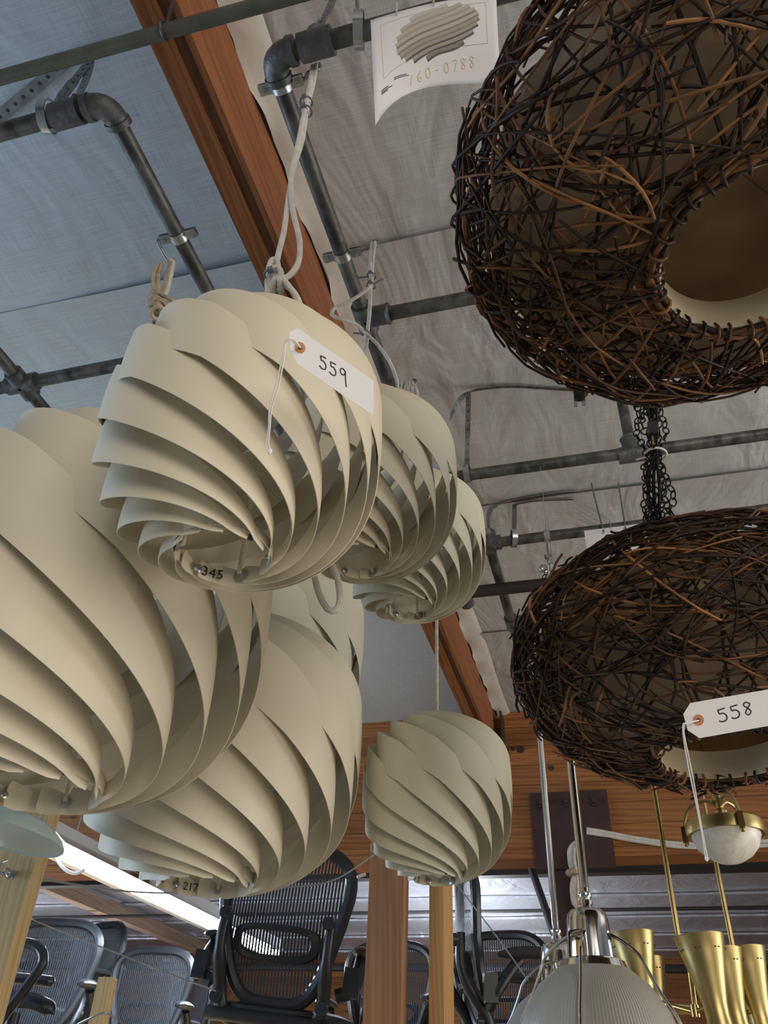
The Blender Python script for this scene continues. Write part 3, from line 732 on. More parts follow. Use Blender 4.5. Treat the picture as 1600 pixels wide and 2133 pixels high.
def swing_tag(label, O_, A, B_, number, string_pts, wu):
    """O_ = corner at the eyelet end, A = long axis end, B_ = short axis end (3D)"""
    ex, ey = (A-O_), (B_-O_); n = ex.cross(ey).normalized()
    if n.dot(EYE-O_) < 0: n = -n
    t = thing('price_tag', label, 'tag', O_)
    f = lambda u, v: (O_+ex*u+ey*v, n)
    poly = [f(*k)[0] for k in ((0, .27), (.085, 0), (1, 0), (1, 1), (.085, 1), (0, .73))]
    MB().prism(poly, n, .0005).build('card', PAPER, t, smooth=False)
    c = f(.115, .5)[0]; mb = MB(); fr = n.to_track_quat('Z', 'Y').to_matrix().to_4x4(); fr.translation = c
    r = ey.length*.155
    MB().lathe([(r*.36, .0006), (r, .0006), (r, -.0006), (r*.36, -.0006)], 28, fr, close=True).build('eyelet', EYELET, t)
    MB().cyl(c-n*.0004, c+n*.0005, r*.34, 18).build('eyelet_hole', INK, t)
    mb = MB(); strokes(mb, number, f, ex.length*.011); mb.build('handwritten_number', INK, t, smooth=False)
    sp_ = spline([c+n*.002]+string_pts, 8); x, y = frame(sp_[-1]-sp_[0])
    for s in (-1, 1): MB().tube([p+RT*(s*.0011*math.sin(min(1, i/8)*1.5)+s*.0005*math.sin(i*.23)) for i, p in enumerate(sp_)], .0009, 6).build('string', STRING, t)
    MB().sphere(sp_[-1], .0026, 8, (1, 1, 1.5)).build('string_knot', STRING, t)
    return t
dt = .84
num559 = place([D5, D5, D9], .34, .34, .095, .36, .118, 0, .02)
swing_tag('white tag numbered 559 with orange eyelet resting on the nearest small spiral lamp', atf(604, 748, dt-.03)*1.0, atf(778, 866, dt+.01), atf(604, 672, dt-.03), num559,
          [atf(604, 705, dt-.05), atf(594, 716, dt-.05), atf(590, 745, dt-.05), atf(578, 800, dt-.045), atf(564, 850, dt-.04), atf(561, 890, dt-.035), atf(557, 925, dt-.03), atf(562, 940, dt-.03)], 1)
d8 = 1.075
num558 = place([D5, D5, D8], .29, .34, .095, .36, .115, 0, .03)
swing_tag('white tag numbered 558 with orange eyelet in front of the lower rattan shade', atf(1438, 1541, d8), atf(1668, 1500, d8+.01), atf(1418, 1468, d8), num558,
          [atf(1430, 1506, d8-.012), atf(1424, 1512, d8-.012), atf(1425, 1535, d8-.01), atf(1435, 1590, d8), atf(1447, 1650, d8+.01), atf(1460, 1720, d8+.015), atf(1472, 1788, d8+.02)], 1)

# printed sheet hanging from the pipe
pt = thing('product_sheet', 'white printed paper sheet showing a spiral lamp photo, hung from the iron pipe', 'paper', V((-.12, YF-.02, 3.06)))
pA, pB = aty(772, 42, YF-.024), aty(1034, -12, YF-.024); pC, pD = aty(782, 262, YF-.045), aty(1042, 172, YF-.03)
def pf(u, v):       # u across, v down; the middle of the lower edge curls up towards the back
    top = pA.lerp(pB, u); e = math.exp(-5.2*u)
    bot = aty(782+262*u, 172+90*e, YF-.045+.05*(1-e))
    p = top.lerp(bot, v)
    return p + V((0, -.010*math.sin(PI*v)*(1-e)-.006*math.sin(PI*u)*(1-v), 0))
def pn(u, v):
    e = .01; a = pf(u+e, v)-pf(u-e, v); b = pf(u, v+e)-pf(u, v-e); n = a.cross(b).normalized()
    return n if n.dot(EYE-pf(u, v)) > 0 else -n
fm = lambda u, v: (pf(u, v), pn(u, v))
mb = MB(); nu, nv = 24, 24
for j in range(nv+1):
    for i in range(nu+1): mb.v.append(pf(i/nu, j/nv))
for j in range(nv):
    for i in range(nu): a = j*(nu+1)+i; mb.f.append((a, a+1, a+nu+2, a+nu+1))
sh_ = mb.build('sheet', PAPER, pt); md = sh_.modifiers.new('thickness', 'SOLIDIFY'); md.thickness = .0003; md.offset = 0
mb = MB(); strokes(mb, [[(.085, .12), (.085, .35), (.085, .72)], [(.085, .12), (.5, .12), (.92, .12)], [(.92, .12), (.92, .40), (.92, .64)], [(.085, .72), (.3, .69), (.6, .66), (.92, .64)]], fm, .0007); mb.build('printed_border', GREYINK, pt, smooth=False)
# picture of a layered oval lamp: bands of tone
tones = [mat('print_tone', c, .7) for c in ((.52, .47, .41), (.40, .355, .31), (.27, .235, .20), (.13, .11, .10), (.60, .56, .50))]
cx, cy = .53, .40; ca, sa = math.cos(-.30), math.sin(-.30)
def oval(a, b): return (cx+a*.325+b*.06, cy+b*.30-a*.15)
nb = 9
for k in range(nb):
    b0, b1 = -1+2*k/nb, -1+2*(k+1)/nb
    for part, (f0, f1) in enumerate(((0, .62), (.62, 1))):
        mb = MB(); lo, hi = b0+(b1-b0)*f0, b0+(b1-b0)*f1; n = 22
        for i in range(n+1):
            for bb in (lo, hi):
                def xs(bv): return math.sqrt(max(.02, 1-(min(1, abs(bv)))**2))
                s_ = -1+2*i/n
                ww = xs((b0+b1)/2)
                u, v = oval(s_*ww, bb+.16*math.sin((s_+1)*1.2+.3)*(1-abs(bb))+.05*math.sin(s_*3))
                p, nn = fm(u, v); mb.v.append(p+nn*.0004)
        for i in range(n): mb.f.append((2*i, 2*i+2, 2*i+3, 2*i+1))
        tone = [4, 0, 0, 0, 0, 1, 1, 1, 2][k] if part == 0 else [0, 1, 1, 2, 2, 2, 3, 3, 3][k]
        mb.build('printed_picture', tones[tone], pt, smooth=False)
mb = MB()
for k, (x, y, w) in enumerate(((.06, .805, .055), (.06, .822, .085), (.06, .835, .05), (.165, .79, .10), (.165, .805, .115))):
    strokes(mb, [[(x, y), (x+w/2, y+.012*w/.1), (x+w, y+.028*w/.1)]], fm, .0011)
mb.build('printed_text', INK, pt, smooth=False)
mb = MB(); xs = .30
gly = [D1, D6, D0, DM, D0, D7, D8, D8]
st = []
for i, g in enumerate(gly):
    u0 = .27+i*.068+(.012 if i > 3 else 0); v0 = .945-i*.012
    for p in g: st.append([(u0+a*.05, v0-b*.10) for a, b in p])
strokes(mb, st, fm, .0013); mb.build('handwritten_number', OCHRE, pt, smooth=False)
c = pf(.22, .05); MB().torus(c+V((0, -.001, .012)), .014, .0012, (1, .3, 0), 18, 6).build('hanging_loop', ROPE, pt)
c2 = pf(.52, .05); MB().torus(c2+V((0, -.001, .012)), .014, .0012, (1, .3, 0), 18, 6).build('hanging_loop', ROPE, pt)

# ================================================================ RATTAN SHADES
def rattan_shade(C, R, h, hr, label, seed, rotz, tilt=0):
    rnd = random.Random(seed)
    root = thing('rattan_pendant_shade', label, 'pendant lamp', C, 'rattan pendant shades', Matrix.Rotation(R_(tilt), 4, 'Y') @ Matrix.Rotation(rotz, 4, 'Z'))
    EX = 2.667
    def proj(p, off=0):
        s = 1.0; rho = math.hypot(p.x, p.y)
        for _ in range(9):
            a = (s*rho/R)**EX; b = (s*p.z/h)**2; g = a+b-1; dg = (EX*a+2*b)/s
            s -= g/dg
            if abs(g) < 1e-5: break
        p = p*s; rho = max(1e-6, math.hypot(p.x, p.y)); k = EX*(rho/R)**(EX-1)/R/rho
        n = V((p.x*k, p.y*k, 2*p.z/h/h)).normalized()
        return p+n*off, n
    mb = MB()
    def strand(p, d, L, r, off, curl, seg=.03, fade=0):
        pts = []; n = max(4, int(L/seg)); ph = rnd.uniform(0, 6.28); fr = rnd.uniform(.6, 1.6)
        for i in range(n+1):
            o = off + .0045*math.sin(ph+i*fr*.9)
            if fade: o += fade*max(0, (i/n-.55))**2
            q_, nn = proj(p, 0)
            if q_.z < 0 and math.hypot(q_.x, q_.y) < hr*1.02: break
            if q_.z > 0 and math.hypot(q_.x, q_.y) < R*.28: break
            pts.append(q_+nn*o)
            d = (d-nn*d.dot(nn)).normalized(); side = nn.cross(d)
            d = (d+side*(curl+rnd.uniform(-.05, .05))).normalized(); p = q_+d*(L/n)
        if len(pts) > 3: mb.tube(pts, [r*(1-.25*abs(2*i/(len(pts)-1)-1)**3) for i in range(len(pts))], 5)
    def rpoint(lowbias=0):
        while True:
            p = V((rnd.gauss(0, 1), rnd.gauss(0, 1), rnd.gauss(0, 1)*.8))
            if p.length > .1 and rnd.random() < (.55+.45*(1 if p.z < .3*p.length else .6)): return proj(p.normalized()*R*.5)[0]
    for i in range(410):
        p = rpoint(); d = V((rnd.gauss(0, 1), rnd.gauss(0, 1), rnd.gauss(0, .7)))
        strand(p, d, rnd.uniform(.22, .62), rnd.choice((.0015, .0018, .0021, .0024)), rnd.uniform(-.012, .006), rnd.gauss(0, .085))
    for i in range(215):      # a denser belt round the widest part
        a = rnd.uniform(0, 2*PI); z = rnd.gauss(-.1, .38); p = proj(V((math.cos(a), math.sin(a), z*.6)))[0]
        d = V((-math.sin(a), math.cos(a), rnd.gauss(0, .55)))*rnd.choice((-1, 1))
        strand(p, d, rnd.uniform(.18, .5), rnd.choice((.0016, .002, .0024)), rnd.uniform(-.010, .010), rnd.gauss(0, .06))
    for i in range(230):      # loose cut ends curling outwards
        p = rpoint(); d = V((rnd.gauss(0, 1), rnd.gauss(0, 1), rnd.gauss(0, .7)))
        strand(p, d, rnd.uniform(.06, .15), rnd.choice((.0018, .0022, .0026)), rnd.uniform(0, .010), rnd.gauss(0, .14), .015, .05)
    zb = proj(V((hr*1.05, 0, -h*.6)))[0]
    zh = -h*math.sqrt(max(0, 1-(hr/R)**EX))
    for i in range(46):       # radial ribs tied into the hole edge
        a = rnd.uniform(0, 2*PI); p = proj(V((math.cos(a)*hr*1.06, math.sin(a)*hr*1.06, zh)))[0]
        strand(p, V((math.cos(a), math.sin(a), .1))+V((-math.sin(a), math.cos(a), 0))*rnd.gauss(0, .5), rnd.uniform(.10, .3), .0023, rnd.uniform(-.004, .006), rnd.gauss(0, .05))
    mb.build('woven_cane', RATTAN, root, local=True, sharp=80)
    eg = MB()
    for k in range(4):
        n = 60; rr = hr*1.03+rnd.uniform(-.004, .006); zz = zh+rnd.uniform(-.006, .006)
        eg.tube([((rr+.003*math.sin(i*.9+k))*math.cos(2*PI*i/n), (rr+.003*math.sin(i*.9+k))*math.sin(2*PI*i/n), zz+.003*math.sin(i*1.3+k*2)) for i in range(n)], .0034, 6, closed=True)
    for k in range(34):       # wrappings
        a = 2*PI*k/34+rnd.uniform(-.05, .05); c = V((hr*1.03*math.cos(a), hr*1.03*math.sin(a), zh)); t_ = V((-math.sin(a), math.cos(a), rnd.uniform(-.4, .4)))
        eg.torus(c, .0105, .0022, t_, 10, 5)
    eg.build('hole_binding', RATTAN, root, local=True, sharp=80)
    # frame wires
    fw = MB()
    for k in range(8):
        a = 2*PI*k/8+.2; pts = []
        for i in range(15):
            t = -1.25+2.3*i/14; c = abs(math.cos(t))**.75
            pts.append(V((R*.955*c*math.cos(a), R*.955*c*math.sin(a), h*.955*math.sin(t))))
        fw.tube(pts, .0027, 6)
    fw.build('wire_frame', SOCKET, root, local=True)
    # parchment lining with collar at the hole
    pr = []
    Ri, hi = R*.89, h*.86
    hz = zh+.012
    for i in range(26):
        t = -1.28+(1.28+1.5)*i/25; c = abs(math.cos(t))**.75
        r_, z_ = Ri*c, hi*math.sin(t)
        if i == 0: pr.append((hr*.96, hz))
        if r_ > hr*1.0 or z_ > 0: pr.append((max(.02, r_), max(z_, hz)))
    ln = MB().lathe(pr, 56).build('parchment_lining', PARCH, root, local=True); md = ln.modifiers.new('t', 'SOLIDIFY'); md.thickness = .0015
    MB().lathe([(hr*.955, hz-.010), (hr*.975, hz-.011), (hr*.985, hz+.012), (hr*.93, hz+.034), (hr*.915, hz+.034), (hr*.945, hz+.008)], 56, close=True).build('rim_collar', PARCHRIM, root, local=True)
    sm = MB()
    for k in range(6):
        a = 2*PI*k/6+.5; pts = []
        for i in range(9):
            t = -1.0+2.4*i/8; c = abs(math.cos(t))**.75; pts.append(V((Ri*.994*c*math.cos(a), Ri*.994*c*math.sin(a), hi*.994*math.sin(t))))
        sm.tube(pts, .0012, 5)
    sm.build('lining_seam', PARCH, root, local=True)
    MB().lathe([(.0001, hi*.95), (.022, hi*.95), (.022, hi*.95-.05), (.0001, hi*.95-.05)], 20).build('lamp_holder', SOCKET, root, local=True)
    return root
RU = V((.225, .636, 2.552)); RL = V((.182, 1.343, 2.254))
ratU = rattan_shade(RU, .324, .146, .112, 'upper dark rattan shade with open pale collared hole, largest thing top right', 5, .3, -5)
ratL = rattan_shade(RL, .326, .170, .112, 'lower dark rattan shade hung on a bundle of black chains, tag 558 in front', 9, 1.1)
MB().cyl(RU+V((0, 0, .1)), (RU.x, RU.y, CZ-.01), .004).build('cord', CHAIN, ratU)
pl = MB(); c = aty(1207, 815, 1.0); dn = V((-.1, .15, -1)).normalized()
pl.bar(c-dn*.02, c+dn*.012, .026, .018); pl.tube([c-dn*.02, c-dn*.04+V((.0, -.01, .02)), c-dn*.07+V((.01, -.03, .03))], .004, 6); pl.build('power_plug', BLACK, ratU)
pl = MB()
for s in (-1, 1): pl.bar(c+dn*.012+V((s*.0065, 0, 0)), c+dn*.03+V((s*.0065, 0, 0)), .0016, .006)
pl.build('plug_pin', ZINC, ratU)
# chains of the lower shade
def chain(parent, pts, L=.021, wd=.0072, r=.0016, seed=0):
    sp_ = spline(pts, 30); acc = 0; k = 0; mb = MB(); last = sp_[0]
    for i in range(1, len(sp_)):
        acc += (sp_[i]-sp_[i-1]).length
        if acc >= L*.78:
            d = (sp_[i]-last).normalized(); c = (sp_[i]+last)/2; x, y = frame(d); a = (k % 2)*PI/2+.5+seed; s_ = x*math.cos(a)+y*math.sin(a)
            lp = []
            for j in range(14):
                t = 2*PI*j/14; lp.append(c+d*(math.cos(t)*(L/2-r))+s_*(wd*math.copysign(abs(math.sin(t))**.8, math.sin(t))))
            mb.tube(lp, r, 6, closed=True); last = sp_[i]; acc = 0; k += 1
    return mb.build('chain', CHAIN, parent)
ytop = RL.y-.02
pc = lambda x, y, dy=0: aty(x, y, ytop+dy)
chains = [[(1322, 800), (1330, 860), (1326, 905), (1345, 940), (1350, 1000), (1352, 1090)],
          [(1340, 800), (1352, 850), (1360, 900), (1362, 945), (1352, 990), (1362, 1040), (1366, 1095)],
          [(1360, 800), (1370, 860), (1372, 905), (1368, 945), (1378, 1000), (1376, 1050), (1382, 1095)],
          [(1370, 800), (1374, 850), (1388, 900), (1372, 945), (1390, 1000), (1404, 1040), (1388, 1090)],
          [(1332, 800), (1342, 850), (1336, 880), (1352, 915), (1362, 950), (1346, 1020), (1358, 1060), (1350, 1095)],
          [(1352, 790), (1362, 850), (1352, 900), (1366, 940), (1374, 970), (1386, 1040), (1400, 1078), (1410, 1085)],
          [(1346, 795), (1346, 850), (1368, 910), (1358, 945), (1340, 985), (1368, 1030), (1344, 1075), (1362, 1096)]]
for i, cc in enumerate(chains):
    cp = [pc(x, y, .012*math.sin(i*2.1+k)) for k, (x, y) in enumerate(cc)]
    a = 2*PI*i/7; chain(ratL, cp+[RL+V((.05*math.cos(a), .05*math.sin(a), .15))], seed=i*.7)
for i in range(3):
    MB().tube(spline([pc(1345+9*i, 795), pc(1352+8*i, 860, -.01), pc(1360+4*i, 945, -.008), pc(1350+12*i, 1010, -.01), pc(1366+8*i, 1095), RL+V((.01*i, .0, .12))], 6), .0032, 7).build('flex', CHAIN, ratL)
MB().torus(pc(1366, 947), .021, .0024, (.1, 0, 1), 22, 6).bar(pc(1345, 953, -.012), pc(1325, 958, -.012), .004, .0015).build('cable_tie', PAPER, ratL)
pl = MB(); pl.bar(pc(1358, 885, -.03), pc(1362, 908, -.03), .022, .018); pl.build('power_plug', BLACK, ratL)
pl = MB(); pl.bar(pc(1359, 910, -.03), pc(1362, 930, -.03), .011, .004); pl.build('plug_pin', BRASSD, ratL)
pipex = atz(1360, 800, CZ-.01)
MB().cyl(pc(1350, 815), V((pc(1350, 815).x, ytop, CZ-.005)), .008).build('ceiling_rod', CHAIN, ratL)
# swivel hook on the far grey pipe, white card and its wires
hk = thing('swivel_hook', 'small steel swivel clip hanging from the far grey pipe beside the lower rattan shade', 'hook', aty(1140, 1120, 2.11))
c = V((aty(1140, 1120, 2.11).x, 2.112, PZ)); MB().lathe([(PR+.003, -.009), (PR+.003, .009), (PR, .009), (PR, -.009)], 20, Matrix.Translation(c) @ X3.to_track_quat('Z', 'Y').to_matrix().to_4x4(), close=True).bar(c+V((0, -.012, -.012)), c+V((0, -.012, -.045)), .013, .003).bar(c+V((0, -.012, .012)), c+V((0, -.012, .035)), .013, .003).build('clamp', ZINC, hk)
qh = lambda x, y: aty(x, y, 2.095)
mb = MB(); mb.tube(spline([qh(1140, 1132), qh(1141, 1148), qh(1145, 1158), qh(1140, 1164), qh(1136, 1156)], 5), .0028, 7)
for k, (x, y) in enumerate(((1142, 1160), (1142, 1172))):
    mb.torus(qh(x, y), .010, .0022, (1, 0, 0) if k % 2 else (0, 1, 0), 16, 6)
mb.build('link', STRAP, hk)
mb = MB(); mb.torus(qh(1133, 1183), .012, .0035, (.6, -1, .2), 18, 8).sphere(qh(1129, 1186), .010, 10).sphere(qh(1149, 1181), .012, 10, (.9, .9, 1.3)); mb.build('clip', ZINC, hk)
chain(hk, [qh(1139, 1188), qh(1135, 1200), qh(1130, 1212), qh(1136, 1230)], L=.02)
wc = thing('white_card', 'blank white card hung on two thin wires above the lower rattan shade', 'card', aty(1300, 1120, 2.06))
a, b, c_, d_ = aty(1217, 1106, 2.06), aty(1345, 1090, 2.06), aty(1224, 1155, 2.06), aty(1350, 1150, 2.06)
MB().prism([a, b, d_, c_], V((0, -1, .2)), .002).build('card', PAPER, wc, smooth=False)
for xs_ in (((1232, 1007), (1238, 1040), (1250, 1080), (1258, 1108)), ((1288, 1004), (1294, 1040), (1299, 1075), (1303, 1101))):
    t0 = atz(*xs_[0], CZ-.008); e = aty(*xs_[-1], 2.05)
    MB().tube(spline([t0]+[t0.lerp(e, k/3)+V((0, 0, -.01)) for k in (1, 2)]+[e], 6), .0028, 6).build('wire', STRAP, wc)

# ================================================================ LEFT AND MIDDLE BACKGROUND
# storage deck the chairs stand on
DZ = 1.43
dk = thing('storage_deck', 'raised timber storage deck under the office chairs, below the frame', 'deck', (-2.0, 3.8, 0))
MB().box((-3.6, 4.8, DZ-.03), (3.3, 5.4, .06)).build('deck_board', W_STUD, dk, smooth=False)
MB().box((-.72, 5.33, DZ-.03), (2.44, 4.34, .06)).build('deck_board', W_STUD, dk, smooth=False)
MB().box((-3.8, 5.5, DZ+.1), (.8, .8, .2)).build('deck_step', W_STUD, dk, smooth=False)
for x in (-5.1, .4):
    for y in (3.25, 7.3): MB().box((x, y, (DZ-.06)/2), (.1, .1, DZ-.06)).build('leg', W_POST, dk, smooth=False)
# posts
def post(label, x0, x1, y, dep, ztop, m, hook=None):
    t = thing('timber_post', label, 'post', ((x0+x1)/2, y+dep/2, 0))
    MB().box(((x0+x1)/2, y+dep/2, ztop/2), (x1-x0, dep, ztop)).build('timber', m, t, smooth=False)
    if hook is not None:
        c = V(hook); mb = MB(); mb.cyl(c+V((0, .012, 0)), c+V((0, -.002, 0)), .012, 6); mb.torus(c+V((0, -.018, 0)), .012, .0034, (1, 0, .4), 16, 7); mb.tube(spline([c+V((0, -.004, 0)), c+V((-.006, -.03, -.004)), c+V((-.02, -.034, .004)), c+V((-.026, -.024, .024)), c+V((-.018, -.012, .034))], 5), .0034, 7)
        mb.build('eye_hook', ZINC, t)
    return t
h1 = aty(792, 1779, 2.9)
post('broad reddish cedar post with a knot and an eye hook, between the black chairs', -.869, -.745, 2.9, .075, 2.46, W_POST, h1)
p2a, p2b = aty(894, 1950, 2.95), aty(924, 1950, 2.95)
post('narrow honey coloured post right of the broad cedar post', p2a.x, p2b.x, 2.95, .165, 2.42, W_POST2)
hl = aty(22, 1818, 1.93)
pl_ = aty(57, 1852, 1.95)
post('pale pine post with eye hook at the left edge of the photo', pl_.x-.15, pl_.x, 1.95, .05, 2.6, W_STUD, hl+V((-.01, .02, 0)))
s0 = aty(205, 2035, 2.62); s1 = aty(232, 2035, 2.62)
post('short cut-off pale pine stake with wire wrapped round it, in front of the left chairs', s0.x, s1.x, 2.62, .04, s0.z, W_STUD)
# steel cables
def cable(name, pts, label, r=.0022):
    return tag(MB().tube(spline(pts, 8), r, 6).build(name, WIRE), label, 'cable')
cable('steel_cable', [hl+V((.01, -.02, 0)), aty(100, 1833, 2.1), aty(270, 1857, 2.4), aty(440, 1860, 2.6), aty(572, 1850, 2.75), aty(690, 1835, 2.83), h1+V((-.012, -.03, -.008))], 'sagging steel cable from the left pine post to the cedar post', .0032)
MB_ = MB(); c = aty(752, 1825, 2.86); MB_.bar(aty(744, 1827, 2.86), aty(762, 1821, 2.87), .012, .01); tag(MB_.build('cable_ferrule', ZINC), 'crimped ferrule at the cedar post end of the steel cable', 'ferrule')
cable('steel_cable', [aty(948, 1838, 2.93), aty(1000, 1905, 2.8), aty(1060, 1985, 2.65), aty(1100, 2042, 2.5)], 'straight thin cable slanting from the narrow post down to the ribbed glass lamp')
cable('steel_cable', [aty(40, 1900, 2.0), aty(60, 1912, 2.4), aty(140, 1945, 2.6), aty(240, 1984, 2.75), aty(340, 2024, 2.8), aty(450, 2064, 2.85)], 'thin dark cable crossing in front of the two left mesh chairs', .0022)
w_ = cable('steel_cable', [aty(150, 2140, 2.5), aty(190, 2120, 2.58), aty(212, 2110, 2.61), aty(226, 2112, 2.61), aty(240, 2122, 2.61)], 'bright wire wound round the short pine stake', .003)

# office chairs ------------------------------------------------------------
def outline(z0, z1, w_top, w_mid, w_bot, n=46):
    """closed outline of a chair back in its own plane (x, z)"""
    pts = []
    for i in range(n):
        a = 2*PI*i/n; c, s = math.cos(a), math.sin(a); e = .5
        x = math.copysign(abs(c)**e, c); z = math.copysign(abs(s)**e, s); u = (z+1)/2
        w = w_bot+(w_mid-w_bot)*min(1, u/.35) if u < .35 else w_mid+(w_top-w_mid)*math.sin(min(1, (u-.35)/.5)*PI/2)
        if u > .85: w *= 1-.10*((u-.85)/.15)**2
        pts.append((x*w/2, z0+(z1-z0)*u))
    return pts
def back_y(z, x=0): u = (z-.45)/.62; return -.20-.10*u-.05*math.sin(max(0, u)*PI)+.5*x*x
def office_chair(label, loc, rot, kind='full'):
    T = rot
    root = thing('office_chair', label, 'office chair', loc, 'black mesh office chairs', T)
    B = lambda mb, n, m, par=None, **k: mb.build(n, m, par or root, local=True, **k)
    ol = outline(.50, 1.06, .54, .43, .33)
    P = [V((x, back_y(z, x), z)) for x, z in ol]
    B(MB().tube(P, .0215, 8, closed=True, flat=1.2), 'back_frame', BLACK)
    # woven back: ribbons with slits between, plus sparse cross weave
    mb = MB(); ns = 38; il = outline(.515, 1.045, .515, .405, .305, 120)
    for k in range(ns):
        x = -.25+.5*(k+.5)/ns
        zs = [z for (a, z), (a2, z2) in zip(il, il[1:]+il[:1]) if (a-x)*(a2-x) <= 0]
        if len(zs) < 2: continue
        lo, hi = min(zs), max(zs); m_ = 9; pts = [V((x, back_y(lo+(hi-lo)*i/m_, x)-.004, lo+(hi-lo)*i/m_)) for i in range(m_+1)]
        mb.ribbon(pts, .0082, .0016, (0, 1, .2))
    B(mb, 'back_mesh', MESHM, smooth=False)
    # lumbar pad
    mb = MB(); lp = outline(.63, .76, .36, .36, .30, 30)
    b = len(mb.v)
    for dy, sc_ in ((-.008, .9), (-.022, 1), (-.036, .96), (-.040, .8)):
        for x, z in lp: zz = .695+(z-.695)*sc_; mb.v.append(V((x*sc_, back_y(zz, x*sc_)+dy, zz)))
    n = len(lp)
    for r in range(3):
        for k in range(n): mb.f.append((b+r*n+k, b+r*n+(k+1) % n, b+(r+1)*n+(k+1) % n, b+(r+1)*n+k))
    # an open middle: ring-shaped pad
    inner = [(x*.78, .695+(z-.695)*.62) for x, z in lp]; b2 = len(mb.v)
    for x, z in inner: mb.v.append(V((x, back_y(z, x)-.030, z)))
    for k in range(n): mb.f.append((b+3*n+k, b+3*n+(k+1) % n, b2+(k+1) % n, b2+k))
    B(mb, 'lumbar_pad', BLACK)
    # yoke carrying the back, with pivot discs
    for s in (-1, 1):
        B(MB().tube(spline([V((s*.215, back_y(.80)-.03, .80)), V((s*.215, back_y(.68)-.045, .66)), V((s*.205, -.24, .52)), V((s*.17, -.22, .445)), V((s*.06, -.20, .43))], 5), [.020]*6+[.026]*15, 10), 'yoke_arm', BLACK)
        for z in (.775, .50): p = V((s*.21, back_y(z)-.052 if z > .6 else -.262, z)); B(MB().cyl(p+V((0, .012, 0)), p+V((0, -.012, 0)), .024, 16).cyl(p, p+V((0, -.016, 0)), .009, 6), 'pivot_cap', BLACKS)
    B(MB().tube([V((x, -.235+.25*x*x, .448)) for x in (-.24, -.16, -.08, 0, .08, .16, .24)], .036, 10, flat=.75), 'cross_member', BLACK)
    # arms
    for s in (-1, 1):
        a = B(MB().tube(spline([V((s*.25, -.23, .55)), V((s*.31, -.22, .58)), V((s*.315, -.16, .66)), V((s*.312, -.12, .70))], 5), .02, 10, flat=1.3), 'arm_post', BLACK)
        B(MB().box((s*.305, -.235, .60), (.055, .05, .10)), 'arm_clamp', BLACK, smooth=False)
        mb = MB(); mb.tube([V((s*.315, -.20+.26*i/9, .715+.010*math.sin(PI*i/9))) for i in range(10)], [.018, .036, .043, .045, .046, .046, .045, .043, .036, .016], 12, flat=.5); B(mb, 'arm_pad', BLACKS)
    # seat
    so = outline(-.23, .24, .52, .50, .44, 40)
    B(MB().tube([V((x, y, .47-.035*(max(0, y-.12)/.12)**2+.03*(x*4)**2*.3)) for x, y in so], .022, 8, closed=True), 'seat_frame', BLACK)
    mb = MB()
    for k in range(26):
        y = -.21+.43*k/25; mb.ribbon([V((x, y, .463-.02*(1-(x/.24)**2)-.035*(max(0, y-.12)/.12)**2)) for x in (-.235, -.16, -.08, 0, .08, .16, .235)], .0135, .0016, (0, 0, 1))
    B(mb, 'seat_mesh', MESHM, smooth=False)
    B(MB().box((0, -.03, .405), (.19, .26, .07)), 'tilt_housing', BLACK)
    B(MB().cyl((0, 0, .10), (0, 0, .38), .028, 14), 'gas_column', BLACKS)
    for k in range(5):
        a = 2*PI*k/5; d = V((math.cos(a), math.sin(a), 0)); B(MB().tube([V((0, 0, .11)), d*.15+V((0, 0, .10)), d*.30+V((0, 0, .075))], [.03, .026, .018], 10, flat=.8), 'star_leg', BLACK)
        c = d*.30+V((0, 0, .03)); sd = V((-d.y, d.x, 0)); B(MB().cyl(c-sd*.022, c+sd*.022, .03, 16), 'caster', BLACKS)
    reg(root); return root
RZ = lambda d: Matrix.Rotation(R_(d), 4, 'Z')
RX = lambda d: Matrix.Rotation(R_(d), 4, 'X')
RYm = lambda d: Matrix.Rotation(R_(d), 4, 'Y')
# the chair's own +y is the way the sitter faces
ch0 = office_chair('black mesh office chair seen from behind, below the lamp numbered 217', (-1.45, 3.58, DZ+.035), RZ(7) @ RYm(5))
def chair_at(label, loc, rz, tilt=Matrix()):
    W = Matrix.Translation(V(loc)) @ RZ(rz) @ tilt
    return copy_tree(ch0, None, label, W)
def seat_back_at(x, y, rz, h=1.065, up=0):      # stands on the deck, top of its back seen at (x, y)
    p = atz(x, y, DZ+h); d = RZ(rz) @ V((0, -.30, 0)); return (p.x-d.x, p.y-d.y, DZ+.006+up)
chair_at('mesh office chair with wide pale lit back, second object from left behind the arm tube', seat_back_at(128, 1922, 196), 196)
chair_at('mesh office chair mostly hidden behind the wide pale lit one', seat_back_at(222, 1928, 160, 1.265, .2), 160)
chair_at('mesh office chair with narrower lit back behind the short pine stake', seat_back_at(330, 1980, 190), 190)
chair_at('mesh office chair half hidden at lower left of the chair seen from behind', seat_back_at(408, 2035, 150), 150)
chair_at('black mesh office chair right of the narrow honey post, against the silver sheeting', seat_back_at(1040, 1948, 172), 172)
chair_at('dark office chair turned sideways behind the two timber posts', (-.42, 3.86, DZ+.006), -72)
chair_at('dark office chair facing the camera between the two timber posts, further back', (-1.44, 5.05, DZ+.006), 180)
